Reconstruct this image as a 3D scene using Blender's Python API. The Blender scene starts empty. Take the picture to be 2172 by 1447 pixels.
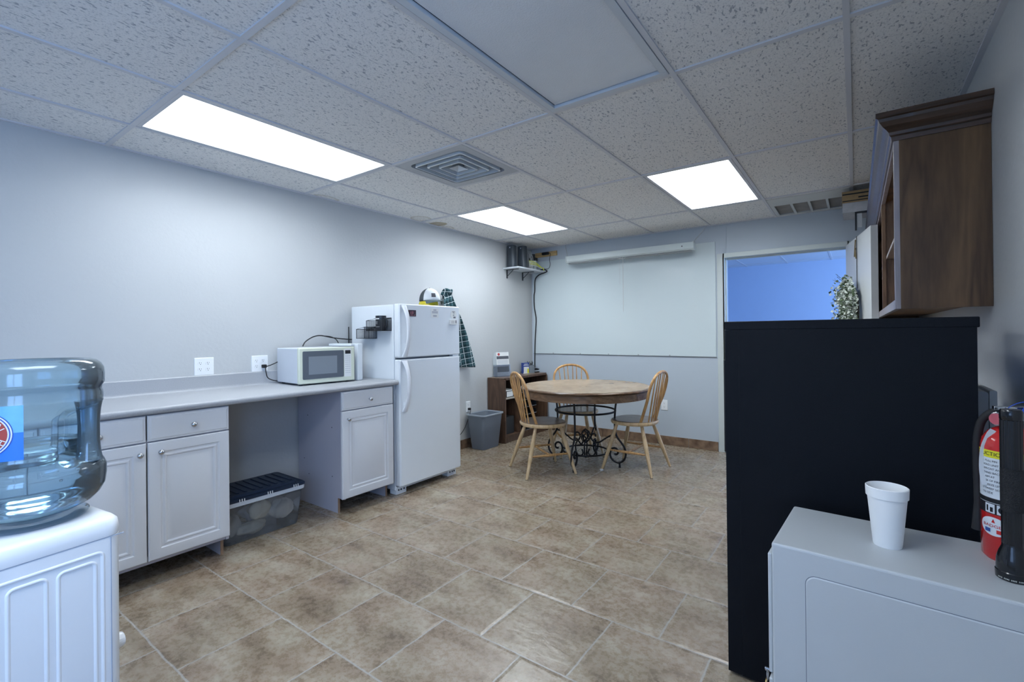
import bpy, bmesh, math, random
from mathutils import Vector, Matrix
random.seed(7)
PI = math.pi
SC = bpy.context.scene
COL = SC.collection
H = 2.374          # ceiling height
YF = 5.285         # far wall
XR = 3.935         # right wall
YB = -1.9          # wall behind the camera

# ------------------------------------------------------------------ materials
MATS = {}
def nodemat(name):
    m = bpy.data.materials.new(name); m.use_nodes = True
    nt = m.node_tree
    return m, nt, nt.nodes['Principled BSDF']
def mat(name, col, rough=0.5, metal=0.0, noise=0.0, nscale=8.0, bump=0.0, bscale=60.0, coat=0.0, spec=0.5, trans=0.0, ior=1.45, alpha=1.0, stretch=None, emit=None, estr=0.0):
    if name in MATS: return MATS[name]
    m, nt, b = nodemat(name)
    L = nt.links.new
    b.inputs['Roughness'].default_value = rough
    b.inputs['Metallic'].default_value = metal
    b.inputs['Coat Weight'].default_value = coat
    b.inputs['Specular IOR Level'].default_value = spec
    b.inputs['Transmission Weight'].default_value = trans
    b.inputs['IOR'].default_value = ior
    b.inputs['Alpha'].default_value = alpha
    tc = nt.nodes.new('ShaderNodeTexCoord')
    mp = nt.nodes.new('ShaderNodeMapping')
    L(tc.outputs['Object'], mp.inputs['Vector'])
    if stretch: mp.inputs['Scale'].default_value = stretch
    n = nt.nodes.new('ShaderNodeTexNoise'); n.inputs['Scale'].default_value = nscale; n.inputs['Detail'].default_value = 5
    L(mp.outputs[0], n.inputs['Vector'])
    cr = nt.nodes.new('ShaderNodeMix'); cr.data_type = 'RGBA'
    k = noise if noise else 0.02
    cr.inputs[6].default_value = (*[c*(1-k) for c in col], 1)
    cr.inputs[7].default_value = (*[min(1, c*(1+k)) for c in col], 1)
    L(n.outputs['Fac'], cr.inputs[0]); L(cr.outputs[2], b.inputs['Base Color'])
    if bump:
        n2 = nt.nodes.new('ShaderNodeTexNoise'); n2.inputs['Scale'].default_value = bscale; n2.inputs['Detail'].default_value = 3
        L(mp.outputs[0], n2.inputs['Vector'])
        bp = nt.nodes.new('ShaderNodeBump'); bp.inputs['Strength'].default_value = bump; bp.inputs['Distance'].default_value = 0.004
        L(n2.outputs['Fac'], bp.inputs['Height']); L(bp.outputs[0], b.inputs['Normal'])
    if emit:
        b.inputs['Emission Color'].default_value = (*emit, 1); b.inputs['Emission Strength'].default_value = estr
    MATS[name] = m
    return m
def woodmat(name, dark, light, scale=3.0, axis='Z', rough=0.45, coat=0.0, ring=6.0, fine=0.5):
    if name in MATS: return MATS[name]
    m, nt, b = nodemat(name); L = nt.links.new
    tc = nt.nodes.new('ShaderNodeTexCoord'); mp = nt.nodes.new('ShaderNodeMapping'); L(tc.outputs['Object'], mp.inputs['Vector'])
    s = {'X': (0.12, 1, 1), 'Y': (1, 0.12, 1), 'Z': (1, 1, 0.12)}[axis]
    mp.inputs['Scale'].default_value = s
    n = nt.nodes.new('ShaderNodeTexNoise'); n.inputs['Scale'].default_value = scale*4; n.inputs['Detail'].default_value = 3; n.inputs['Distortion'].default_value = 0.6
    L(mp.outputs[0], n.inputs['Vector'])
    mul = nt.nodes.new('ShaderNodeMath'); mul.operation = 'MULTIPLY'; mul.inputs[1].default_value = ring*2
    L(n.outputs['Fac'], mul.inputs[0])
    fr = nt.nodes.new('ShaderNodeMath'); fr.operation = 'PINGPONG'; fr.inputs[1].default_value = 1.0
    L(mul.outputs[0], fr.inputs[0])
    n2 = nt.nodes.new('ShaderNodeTexNoise'); n2.inputs['Scale'].default_value = scale*45; n2.inputs['Detail'].default_value = 4
    L(mp.outputs[0], n2.inputs['Vector'])
    mx = nt.nodes.new('ShaderNodeMix'); mx.inputs[0].default_value = fine
    L(fr.outputs[0], mx.inputs[2]); L(n2.outputs['Fac'], mx.inputs[3])
    cr = nt.nodes.new('ShaderNodeValToRGB')
    cr.color_ramp.elements[0].position = 0.2; cr.color_ramp.elements[0].color = (*dark, 1)
    cr.color_ramp.elements[1].position = 0.8; cr.color_ramp.elements[1].color = (*light, 1)
    L(mx.outputs[0], cr.inputs[0]); L(cr.outputs[0], b.inputs['Base Color'])
    b.inputs['Roughness'].default_value = rough; b.inputs['Coat Weight'].default_value = coat
    MATS[name] = m
    return m

M_wall = mat('wall_paint', (0.525, 0.54, 0.545), 0.55, noise=0.025, nscale=1.5, bump=0.22, bscale=45)
M_panel = mat('far_wall_paint', (0.50, 0.56, 0.62), 0.5, noise=0.02, nscale=1.2)
M_tbar = mat('ceiling_bar', (0.64, 0.65, 0.68), 0.5)
M_white = mat('appliance_white', (0.78, 0.82, 0.85), 0.35, bump=0.1, bscale=220)
M_cool = mat('cooler_plastic', (0.80, 0.82, 0.85), 0.35)
M_cab = mat('cabinet_thermofoil', (0.70, 0.71, 0.73), 0.38)
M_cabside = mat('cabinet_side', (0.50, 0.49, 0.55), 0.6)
M_board = mat('particle_board_edge', (0.30, 0.19, 0.12), 0.8, noise=0.3, nscale=60)
M_chrome = mat('chrome', (0.55, 0.56, 0.58), 0.12, metal=1.0)
M_black = mat('black_plastic', (0.015, 0.017, 0.02), 0.4)
M_rubber = mat('black_rubber', (0.02, 0.02, 0.022), 0.6)
M_iron = mat('wrought_iron', (0.018, 0.018, 0.02), 0.38, metal=0.4)
M_frame = mat('door_frame_paint', (0.58, 0.63, 0.62), 0.4)
M_gray = mat('gray_enamel', (0.52, 0.55, 0.57), 0.45, bump=0.05, bscale=400)
M_cream = mat('microwave_cream', (0.68, 0.72, 0.60), 0.35)
M_foam = mat('foam', (0.92, 0.93, 0.93), 0.7, bump=0.05, bscale=500)
M_red = mat('extinguisher_red', (0.62, 0.02, 0.02), 0.18, coat=0.6)
M_brass = mat('brass', (0.75, 0.55, 0.22), 0.3, metal=1.0)
M_paper = mat('paper', (0.78, 0.79, 0.78), 0.7)
M_dark = mat('dark_void', (0.02, 0.022, 0.025), 0.8)
M_plate = mat('outlet_plate', (0.85, 0.87, 0.88), 0.35)
M_wb = mat('whiteboard_face', (0.63, 0.71, 0.73), 0.16, noise=0.03, nscale=1.0)
M_steel = mat('painted_steel_white', (0.60, 0.66, 0.66), 0.35)
M_smoke = mat('microwave_glass', (0.10, 0.12, 0.15), 0.15, coat=0.5)
M_window = mat('microwave_mesh_window', (0.22, 0.25, 0.29), 0.25)
M_oak = woodmat('honey_oak', (0.38, 0.19, 0.065), (0.62, 0.36, 0.14), 3.0, 'Z', 0.38, 0.2)
M_oakpale = woodmat('pale_oak', (0.50, 0.34, 0.17), (0.68, 0.50, 0.29), 3.0, 'Z', 0.4, 0.15)
M_seattop = woodmat('worn_seat_top', (0.14, 0.095, 0.065), (0.27, 0.19, 0.13), 4.0, 'Y', 0.32, 0.2)
M_walnut = woodmat('dark_cabinet_wood', (0.080, 0.038, 0.013), (0.21, 0.112, 0.045), 1.6, 'Z', 0.5, 0.0, ring=4, fine=0.5)
M_crown = woodmat('crown_wood', (0.050, 0.028, 0.016), (0.11, 0.060, 0.036), 2.2, 'X', 0.35, 0.2)
M_rawwood = woodmat('cabinet_inner_wood', (0.20, 0.11, 0.055), (0.32, 0.19, 0.10), 3.0, 'Z', 0.5)
M_book = woodmat('bookcase_laminate', (0.075, 0.040, 0.024), (0.15, 0.082, 0.048), 3.0, 'Z', 0.4, 0.1)
M_booktop = woodmat('bookcase_top', (0.14, 0.085, 0.055), (0.22, 0.14, 0.095), 3.0, 'Y', 0.35, 0.2)
M_tabedge = woodmat('table_edge_wood', (0.075, 0.038, 0.018), (0.17, 0.095, 0.048), 2.0, 'X', 0.3, 0.4)
M_pine = woodmat('pine_strip', (0.45, 0.30, 0.13), (0.62, 0.44, 0.21), 3.0, 'X', 0.6)

def laminate():
    m, nt, b = nodemat('counter_laminate'); L = nt.links.new
    tc = nt.nodes.new('ShaderNodeTexCoord')
    n = nt.nodes.new('ShaderNodeTexNoise'); n.inputs['Scale'].default_value = 260; n.inputs['Detail'].default_value = 2
    L(tc.outputs['Object'], n.inputs['Vector'])
    r = nt.nodes.new('ShaderNodeValToRGB')
    r.color_ramp.elements[0].position = 0.35; r.color_ramp.elements[0].color = (0.37, 0.385, 0.41, 1)
    r.color_ramp.elements[1].position = 0.65; r.color_ramp.elements[1].color = (0.43, 0.445, 0.47, 1)
    L(n.outputs['Fac'], r.inputs[0]); L(r.outputs[0], b.inputs['Base Color'])
    b.inputs['Roughness'].default_value = 0.38
    return m
M_lam = laminate()

def tabletop_mat():
    m, nt, b = nodemat('table_top_veneer'); L = nt.links.new
    tc = nt.nodes.new('ShaderNodeTexCoord')
    sx = nt.nodes.new('ShaderNodeSeparateXYZ'); L(tc.outputs['Object'], sx.inputs[0])
    at = nt.nodes.new('ShaderNodeMath'); at.operation = 'ARCTAN2'; L(sx.outputs[1], at.inputs[0]); L(sx.outputs[0], at.inputs[1])
    mu = nt.nodes.new('ShaderNodeMath'); mu.operation = 'MULTIPLY'; mu.inputs[1].default_value = 4/PI*1.0; L(at.outputs[0], mu.inputs[0])
    fl = nt.nodes.new('ShaderNodeMath'); fl.operation = 'FLOOR'; L(mu.outputs[0], fl.inputs[0])
    wn = nt.nodes.new('ShaderNodeTexWhiteNoise'); wn.noise_dimensions = '1D'; L(fl.outputs[0], wn.inputs['W'])
    n = nt.nodes.new('ShaderNodeTexNoise'); n.inputs['Scale'].default_value = 14; n.inputs['Detail'].default_value = 5; n.inputs['Distortion'].default_value = 0.5
    L(tc.outputs['Object'], n.inputs['Vector'])
    ad = nt.nodes.new('ShaderNodeMath'); ad.operation = 'MULTIPLY_ADD'; ad.inputs[1].default_value = 0.28
    L(wn.outputs['Value'], ad.inputs[0]); L(n.outputs['Fac'], ad.inputs[2])
    r = nt.nodes.new('ShaderNodeValToRGB')
    r.color_ramp.elements[0].position = 0.35; r.color_ramp.elements[0].color = (0.29, 0.20, 0.115, 1)
    r.color_ramp.elements[1].position = 0.95; r.color_ramp.elements[1].color = (0.47, 0.345, 0.215, 1)
    L(ad.outputs[0], r.inputs[0]); L(r.outputs[0], b.inputs['Base Color'])
    b.inputs['Roughness'].default_value = 0.25; b.inputs['Coat Weight'].default_value = 0.0
    return m
M_tabtop = tabletop_mat()

def ceiling_mat():
    m, nt, b = nodemat('fissured_ceiling_tile'); L = nt.links.new
    tc = nt.nodes.new('ShaderNodeTexCoord')
    # pinholes
    v = nt.nodes.new('ShaderNodeTexNoise'); v.inputs['Scale'].default_value = 165; v.inputs['Detail'].default_value = 2
    L(tc.outputs['Object'], v.inputs['Vector'])
    # worm-like fissures
    mp = nt.nodes.new('ShaderNodeMapping'); mp.inputs['Scale'].default_value = (1.0, 0.42, 1); mp.inputs['Rotation'].default_value = (0, 0, 0.25)
    n3 = nt.nodes.new('ShaderNodeTexNoise'); n3.inputs['Scale'].default_value = 6
    L(tc.outputs['Object'], n3.inputs['Vector'])
    mxv = nt.nodes.new('ShaderNodeMix'); mxv.data_type = 'VECTOR'; mxv.inputs[0].default_value = 0.05
    L(tc.outputs['Object'], mxv.inputs[4]); L(n3.outputs['Color'], mxv.inputs[5])
    L(mxv.outputs[1], mp.inputs['Vector'])
    w = nt.nodes.new('ShaderNodeTexNoise'); w.inputs['Scale'].default_value = 112; w.inputs['Detail'].default_value = 1.0
    L(mp.outputs[0], w.inputs['Vector'])
    r1 = nt.nodes.new('ShaderNodeValToRGB'); r1.color_ramp.elements[0].position = 0.61; r1.color_ramp.elements[1].position = 0.70
    L(w.outputs['Fac'], r1.inputs[0])
    r2 = nt.nodes.new('ShaderNodeValToRGB'); r2.color_ramp.elements[0].position = 0.54; r2.color_ramp.elements[1].position = 0.70
    r2.color_ramp.elements[1].color = (0.5, 0.5, 0.5, 1)
    L(v.outputs['Fac'], r2.inputs[0])
    mx = nt.nodes.new('ShaderNodeMath'); mx.operation = 'MAXIMUM'; L(r1.outputs[0], mx.inputs[0]); L(r2.outputs[0], mx.inputs[1])
    # water stains near the left wall (worn marks of their own shape)
    st = None
    for (sx, sy, rx, ry, ring) in [(0.135, 3.06, 0.10, 0.11, True), (0.10, 3.31, 0.10, 0.085, False), (0.07, 3.48, 0.06, 0.08, True), (0.05, 2.15, 0.06, 0.12, True)]:
        m2 = nt.nodes.new('ShaderNodeMapping'); m2.inputs['Location'].default_value = (-sx/rx, -sy/ry, 0); m2.inputs['Scale'].default_value = (1/rx, 1/ry, 0)
        L(mxv.outputs[1], m2.inputs['Vector'])
        ln = nt.nodes.new('ShaderNodeVectorMath'); ln.operation = 'LENGTH'; L(m2.outputs[0], ln.inputs[0])
        rr = nt.nodes.new('ShaderNodeValToRGB'); e = rr.color_ramp.elements
        if ring:
            e[0].position = 0.55; e[0].color = (0.12, 0.12, 0.12, 1); e[1].position = 0.85; e[1].color = (0.5, 0.5, 0.5, 1)
            q = e.new(0.97); q.color = (0, 0, 0, 1)
        else:
            e[0].position = 0.0; e[0].color = (0.7, 0.7, 0.7, 1); e[1].position = 0.82; e[1].color = (1, 1, 1, 1)
            q = e.new(0.95); q.color = (0, 0, 0, 1)
        L(ln.outputs['Value'], rr.inputs[0])
        if st is None: st = rr.outputs[0]
        else:
            a = nt.nodes.new('ShaderNodeMath'); a.operation = 'MAXIMUM'; L(st, a.inputs[0]); L(rr.outputs[0], a.inputs[1]); st = a.outputs[0]
    c1 = nt.nodes.new('ShaderNodeMix'); c1.data_type = 'RGBA'
    c1.inputs[6].default_value = (0.84, 0.835, 0.82, 1); c1.inputs[7].default_value = (0.42, 0.44, 0.47, 1)
    L(mx.outputs[0], c1.inputs[0])
    c2 = nt.nodes.new('ShaderNodeMix'); c2.data_type = 'RGBA'; c2.inputs[7].default_value = (0.42, 0.36, 0.25, 1)
    L(st, c2.inputs[0]); L(c1.outputs[2], c2.inputs[6]); L(c2.outputs[2], b.inputs['Base Color'])
    bp = nt.nodes.new('ShaderNodeBump'); bp.invert = True; bp.inputs['Strength'].default_value = 0.5; bp.inputs['Distance'].default_value = 0.003
    L(mx.outputs[0], bp.inputs['Height']); L(bp.outputs[0], b.inputs['Normal'])
    b.inputs['Roughness'].default_value = 0.9
    return m
M_ceil = ceiling_mat()

def floor_mat():
    m, nt, b = nodemat('slate_look_tile'); L = nt.links.new
    N = nt.nodes.new
    tc = N('ShaderNodeTexCoord'); sp = N('ShaderNodeSeparateXYZ'); L(tc.outputs['Object'], sp.inputs[0])
    def math_(op, a, bb=None, c=None):
        n = N('ShaderNodeMath'); n.operation = op
        for i, x in enumerate((a, bb, c)):
            if x is None: continue
            if isinstance(x, (int, float)): n.inputs[i].default_value = x
            else: L(x, n.inputs[i])
        return n.outputs[0]
    wob = N('ShaderNodeTexNoise'); wob.inputs['Scale'].default_value = 9; wob.inputs['Detail'].default_value = 2
    L(tc.outputs['Object'], wob.inputs['Vector'])
    wo = math_('MULTIPLY_ADD', wob.outputs['Fac'], 0.012, -0.006)
    PX, PY = 0.4065, 0.4085
    yy = math_('DIVIDE', math_('ADD', math_('SUBTRACT', sp.outputs[1], 0.700), wo), PY)
    row = math_('FLOOR', yy); fy = math_('FRACT', yy)
    odd = math_('MODULO', math_('ADD', row, 100), 2)
    xx = math_('DIVIDE', math_('ADD', math_('SUBTRACT', sp.outputs[0], math_('MULTIPLY_ADD', odd, 0.2032, 1.005)), wo), PX)
    colx = math_('FLOOR', xx); fx = math_('FRACT', xx)
    dx = math_('MULTIPLY', math_('MINIMUM', fx, math_('SUBTRACT', 1.0, fx)), PX)
    dy = math_('MULTIPLY', math_('MINIMUM', fy, math_('SUBTRACT', 1.0, fy)), PY)
    d = math_('MINIMUM', dx, dy)
    g = N('ShaderNodeMapRange'); g.inputs[1].default_value = 0.0022; g.inputs[2].default_value = 0.0050
    L(d, g.inputs[0]); tile = g.outputs[0]
    edge = N('ShaderNodeMapRange'); edge.inputs[1].default_value = 0.002; edge.inputs[2].default_value = 0.016
    L(d, edge.inputs[0])
    idv = N('ShaderNodeCombineXYZ'); L(colx, idv.inputs[0]); L(row, idv.inputs[1])
    wn = N('ShaderNodeTexWhiteNoise'); wn.noise_dimensions = '3D'; L(idv.outputs[0], wn.inputs['Vector'])
    off = N('ShaderNodeVectorMath'); off.operation = 'MULTIPLY_ADD'; off.inputs[1].default_value = (7, 7, 7)
    L(wn.outputs['Color'], off.inputs[0]); L(tc.outputs['Object'], off.inputs[2])
    mpA = N('ShaderNodeMapping'); mpA.inputs['Scale'].default_value = (1.0, 2.1, 1); L(off.outputs[0], mpA.inputs['Vector'])
    a = N('ShaderNodeTexNoise'); a.inputs['Scale'].default_value = 4.2; a.inputs['Detail'].default_value = 8; a.inputs['Roughness'].default_value = 0.62
    L(mpA.outputs[0], a.inputs['Vector'])
    f = N('ShaderNodeTexNoise'); f.inputs['Scale'].default_value = 34; f.inputs['Detail'].default_value = 10; f.inputs['Roughness'].default_value = 0.78
    L(off.outputs[0], f.inputs['Vector'])
    t = math_('ADD', math_('MULTIPLY', a.outputs['Fac'], 0.60), math_('MULTIPLY', f.outputs['Fac'], 0.40))
    r = N('ShaderNodeValToRGB'); e = r.color_ramp.elements
    e[0].position = 0.36; e[0].color = (0.150, 0.110, 0.078, 1)
    e[1].position = 0.64; e[1].color = (0.42, 0.370, 0.300, 1)
    q = e.new(0.46); q.color = (0.255, 0.195, 0.138, 1)
    q = e.new(0.54); q.color = (0.335, 0.275, 0.208, 1)
    L(t, r.inputs[0])
    # hue variation per region
    h = N('ShaderNodeTexNoise'); h.inputs['Scale'].default_value = 3.0; L(off.outputs[0], h.inputs['Vector'])
    mxh = N('ShaderNodeMix'); mxh.data_type = 'RGBA'; mxh.blend_type = 'MULTIPLY'
    hr = N('ShaderNodeValToRGB'); hr.color_ramp.elements[0].color = (1.0, 0.965, 0.94, 1); hr.color_ramp.elements[1].color = (0.97, 0.98, 0.94, 1)
    hr.color_ramp.elements[0].position = 0.4; hr.color_ramp.elements[1].position = 0.6
    L(h.outputs['Fac'], hr.inputs[0]); mxh.inputs[0].default_value = 1.0
    L(r.outputs[0], mxh.inputs[6]); L(hr.outputs[0], mxh.inputs[7])
    grout = N('ShaderNodeMix'); grout.data_type = 'RGBA'; grout.inputs[6].default_value = (0.39, 0.365, 0.335, 1)
    L(tile, grout.inputs[0]); L(mxh.outputs[2], grout.inputs[7]); L(grout.outputs[2], b.inputs['Base Color'])
    # relief
    w = N('ShaderNodeTexNoise'); w.inputs['Scale'].default_value = 11; w.inputs['Detail'].default_value = 2.0; w.inputs['Distortion'].default_value = 0.4
    L(mpA.outputs[0], w.inputs['Vector'])
    hgt = math_('ADD', math_('MULTIPLY', w.outputs['Fac'], 0.55), math_('MULTIPLY', edge.outputs[0], 0.55))
    hgt = math_('ADD', hgt, math_('MULTIPLY', f.outputs['Fac'], 0.05))
    bp = N('ShaderNodeBump'); bp.inputs['Strength'].default_value = 0.55; bp.inputs['Distance'].default_value = 0.006
    L(hgt, bp.inputs['Height']); L(bp.outputs[0], b.inputs['Normal'])
    rg = N('ShaderNodeMapRange'); rg.inputs[1].default_value = 0.3; rg.inputs[2].default_value = 0.7; rg.inputs[3].default_value = 0.20; rg.inputs[4].default_value = 0.36
    L(f.outputs['Fac'], rg.inputs[0]); L(rg.outputs[0], b.inputs['Roughness'])
    b.inputs['Specular IOR Level'].default_value = 0.42
    return m
M_floor = floor_mat()

def basetile_mat():
    m, nt, b = nodemat('baseboard_tile'); L = nt.links.new
    tc = nt.nodes.new('ShaderNodeTexCoord')
    br = nt.nodes.new('ShaderNodeTexNoise'); br.inputs['Scale'].default_value = 14; br.inputs['Detail'].default_value = 8
    L(tc.outputs['Object'], br.inputs['Vector'])
    r = nt.nodes.new('ShaderNodeValToRGB'); r.color_ramp.elements[0].position = 0.3; r.color_ramp.elements[0].color = (0.10, 0.055, 0.03, 1)
    r.color_ramp.elements[1].position = 0.7; r.color_ramp.elements[1].color = (0.30, 0.20, 0.13, 1)
    L(br.outputs['Fac'], r.inputs[0]); L(r.outputs[0], b.inputs['Base Color']); b.inputs['Roughness'].default_value = 0.35
    return m
M_base = basetile_mat()

def lamp_mat(name, strength, axis_len, band=0.0):
    """prismatic diffuser lit by tubes behind it; brighter in two bands under the tubes"""
    m, nt, b = nodemat(name); L = nt.links.new
    b.inputs['Base Color'].default_value = (0.9, 0.93, 0.95, 1)
    tc = nt.nodes.new('ShaderNodeTexCoord'); sp = nt.nodes.new('ShaderNodeSeparateXYZ'); L(tc.outputs['Object'], sp.inputs[0])
    mu = nt.nodes.new('ShaderNodeMath'); mu.operation = 'MULTIPLY'; mu.inputs[1].default_value = 2*PI/0.3; L(sp.outputs[0], mu.inputs[0])
    co = nt.nodes.new('ShaderNodeMath'); co.operation = 'COSINE'; L(mu.outputs[0], co.inputs[0])
    ma = nt.nodes.new('ShaderNodeMath'); ma.operation = 'MULTIPLY_ADD'; ma.inputs[1].default_value = -band*strength; ma.inputs[2].default_value = strength
    L(co.outputs[0], ma.inputs[0]); L(ma.outputs[0], b.inputs['Emission Strength'])
    b.inputs['Emission Color'].default_value = (0.90, 0.96, 1.0, 1)
    b.inputs['Alpha'].default_value = 0.35
    return m

def glassy(name, col, rough=0.03, ior=1.35, mixw=0.25):
    """thin tinted plastic: mostly see-through with a glossy reflection"""
    m = bpy.data.materials.new(name); m.use_nodes = True
    nt = m.node_tree; nt.nodes.clear(); L = nt.links.new
    out = nt.nodes.new('ShaderNodeOutputMaterial')
    tr = nt.nodes.new('ShaderNodeBsdfTransparent'); tr.inputs[0].default_value = (*col, 1)
    gl = nt.nodes.new('ShaderNodeBsdfGlossy'); gl.inputs['Roughness'].default_value = rough; gl.inputs['Color'].default_value = (0.9, 0.95, 1, 1)
    fr = nt.nodes.new('ShaderNodeFresnel'); fr.inputs[0].default_value = 1.5
    df = nt.nodes.new('ShaderNodeBsdfDiffuse'); df.inputs[0].default_value = (*[c*0.8 for c in col], 1)
    m1 = nt.nodes.new('ShaderNodeMixShader'); m1.inputs[0].default_value = mixw
    L(tr.outputs[0], m1.inputs[1]); L(df.outputs[0], m1.inputs[2])
    m2 = nt.nodes.new('ShaderNodeMixShader'); L(fr.outputs[0], m2.inputs[0]); L(m1.outputs[0], m2.inputs[1]); L(gl.outputs[0], m2.inputs[2])
    L(m2.outputs[0], out.inputs[0])
    return m
M_jug = glassy('blue_tinted_polycarbonate', (0.66, 0.80, 0.87), 0.10, mixw=0.14)
M_tote = glassy('clear_tote_plastic', (0.90, 0.92, 0.94), 0.15, mixw=0.10)
M_acryl = glassy('clear_acrylic', (0.85, 0.88, 0.92), 0.03, mixw=0.08)
def watermat():
    m, nt, b = nodemat('water'); b.inputs['Base Color'].default_value = (0.84, 0.92, 0.95, 1)
    b.inputs['Transmission Weight'].default_value = 1.0; b.inputs['IOR'].default_value = 1.33; b.inputs['Roughness'].default_value = 0.02
    return m
M_water = watermat()
def meshmat():
    m, nt, b = nodemat('black_wire_mesh'); L = nt.links.new
    b.inputs['Base Color'].default_value = (0.02, 0.022, 0.028, 1); b.inputs['Roughness'].default_value = 0.4
    tc = nt.nodes.new('ShaderNodeTexCoord'); sp = nt.nodes.new('ShaderNodeSeparateXYZ'); L(tc.outputs['Object'], sp.inputs[0])
    outs = []
    ax = nt.nodes.new('ShaderNodeMath'); ax.operation = 'ADD'; L(sp.outputs[0], ax.inputs[0]); L(sp.outputs[1], ax.inputs[1])
    for o in (ax.outputs[0], sp.outputs[2]):
        mu = nt.nodes.new('ShaderNodeMath'); mu.operation = 'MULTIPLY'; mu.inputs[1].default_value = 1/0.006; L(o, mu.inputs[0])
        fr = nt.nodes.new('ShaderNodeMath'); fr.operation = 'FRACT'; L(mu.outputs[0], fr.inputs[0])
        lt = nt.nodes.new('ShaderNodeMath'); lt.operation = 'LESS_THAN'; lt.inputs[1].default_value = 0.15; L(fr.outputs[0], lt.inputs[0])
        outs.append(lt.outputs[0])
    mx = nt.nodes.new('ShaderNodeMath'); mx.operation = 'MAXIMUM'; L(outs[0], mx.inputs[0]); L(outs[1], mx.inputs[1]); L(mx.outputs[0], b.inputs['Alpha'])
    return m
M_mesh = meshmat()
def plaidmat():
    m, nt, b = nodemat('green_plaid_flannel'); L = nt.links.new; N = nt.nodes.new
    uv = N('ShaderNodeTexCoord'); sp = N('ShaderNodeSeparateXYZ'); L(uv.outputs['UV'], sp.inputs[0])
    def band(o, k, ph, w):
        a = N('ShaderNodeMath'); a.operation = 'MULTIPLY_ADD'; a.inputs[1].default_value = k; a.inputs[2].default_value = ph; L(o, a.inputs[0])
        f = N('ShaderNodeMath'); f.operation = 'FRACT'; L(a.outputs[0], f.inputs[0])
        g = N('ShaderNodeMath'); g.operation = 'LESS_THAN'; g.inputs[1].default_value = w; L(f.outputs[0], g.inputs[0]); return g.outputs[0]
    def add(a, c, op='MAXIMUM'):
        n = N('ShaderNodeMath'); n.operation = op; L(a, n.inputs[0]); L(c, n.inputs[1]); return n.outputs[0]
    thin = add(band(sp.outputs[0], 1, 0.0, 0.09), band(sp.outputs[1], 1, 0.3, 0.09))
    thick = add(band(sp.outputs[0], 1, 0.5, 0.35), band(sp.outputs[1], 1, 0.8, 0.35), 'ADD')
    half = N('ShaderNodeMath'); half.operation = 'MULTIPLY'; half.inputs[1].default_value = 0.5; L(thick, half.inputs[0])
    c = N('ShaderNodeMix'); c.data_type = 'RGBA'; c.inputs[6].default_value = (0.010, 0.040, 0.050, 1); c.inputs[7].default_value = (0.05, 0.13, 0.15, 1)
    L(half.outputs[0], c.inputs[0])
    c2 = N('ShaderNodeMix'); c2.data_type = 'RGBA'; c2.inputs[7].default_value = (0.62, 0.70, 0.72, 1); L(thin, c2.inputs[0]); L(c.outputs[2], c2.inputs[6])
    L(c2.outputs[2], b.inputs['Base Color']); b.inputs['Roughness'].default_value = 0.9
    return m
M_plaid = plaidmat()
M_fridgeblk = mat('black_textured_steel', (0.005, 0.007, 0.011), 0.45, noise=0.35, nscale=300, bump=0.3, bscale=900, spec=0.18)
M_diff_off = mat('unlit_prismatic_lens', (0.74, 0.77, 0.80), 0.3, noise=0.12, nscale=2.2, bump=0.5, bscale=160)
M_trash = mat('trash_can_plastic', (0.20, 0.23, 0.27), 0.45)
M_navy = mat('navy_lid', (0.012, 0.025, 0.055), 0.35)
M_blueroom = mat('next_room_blue_cast', (0.50, 0.62, 0.82), 0.6)  # blue of the daylight put into the wall colour; the paint itself is pale

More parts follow.
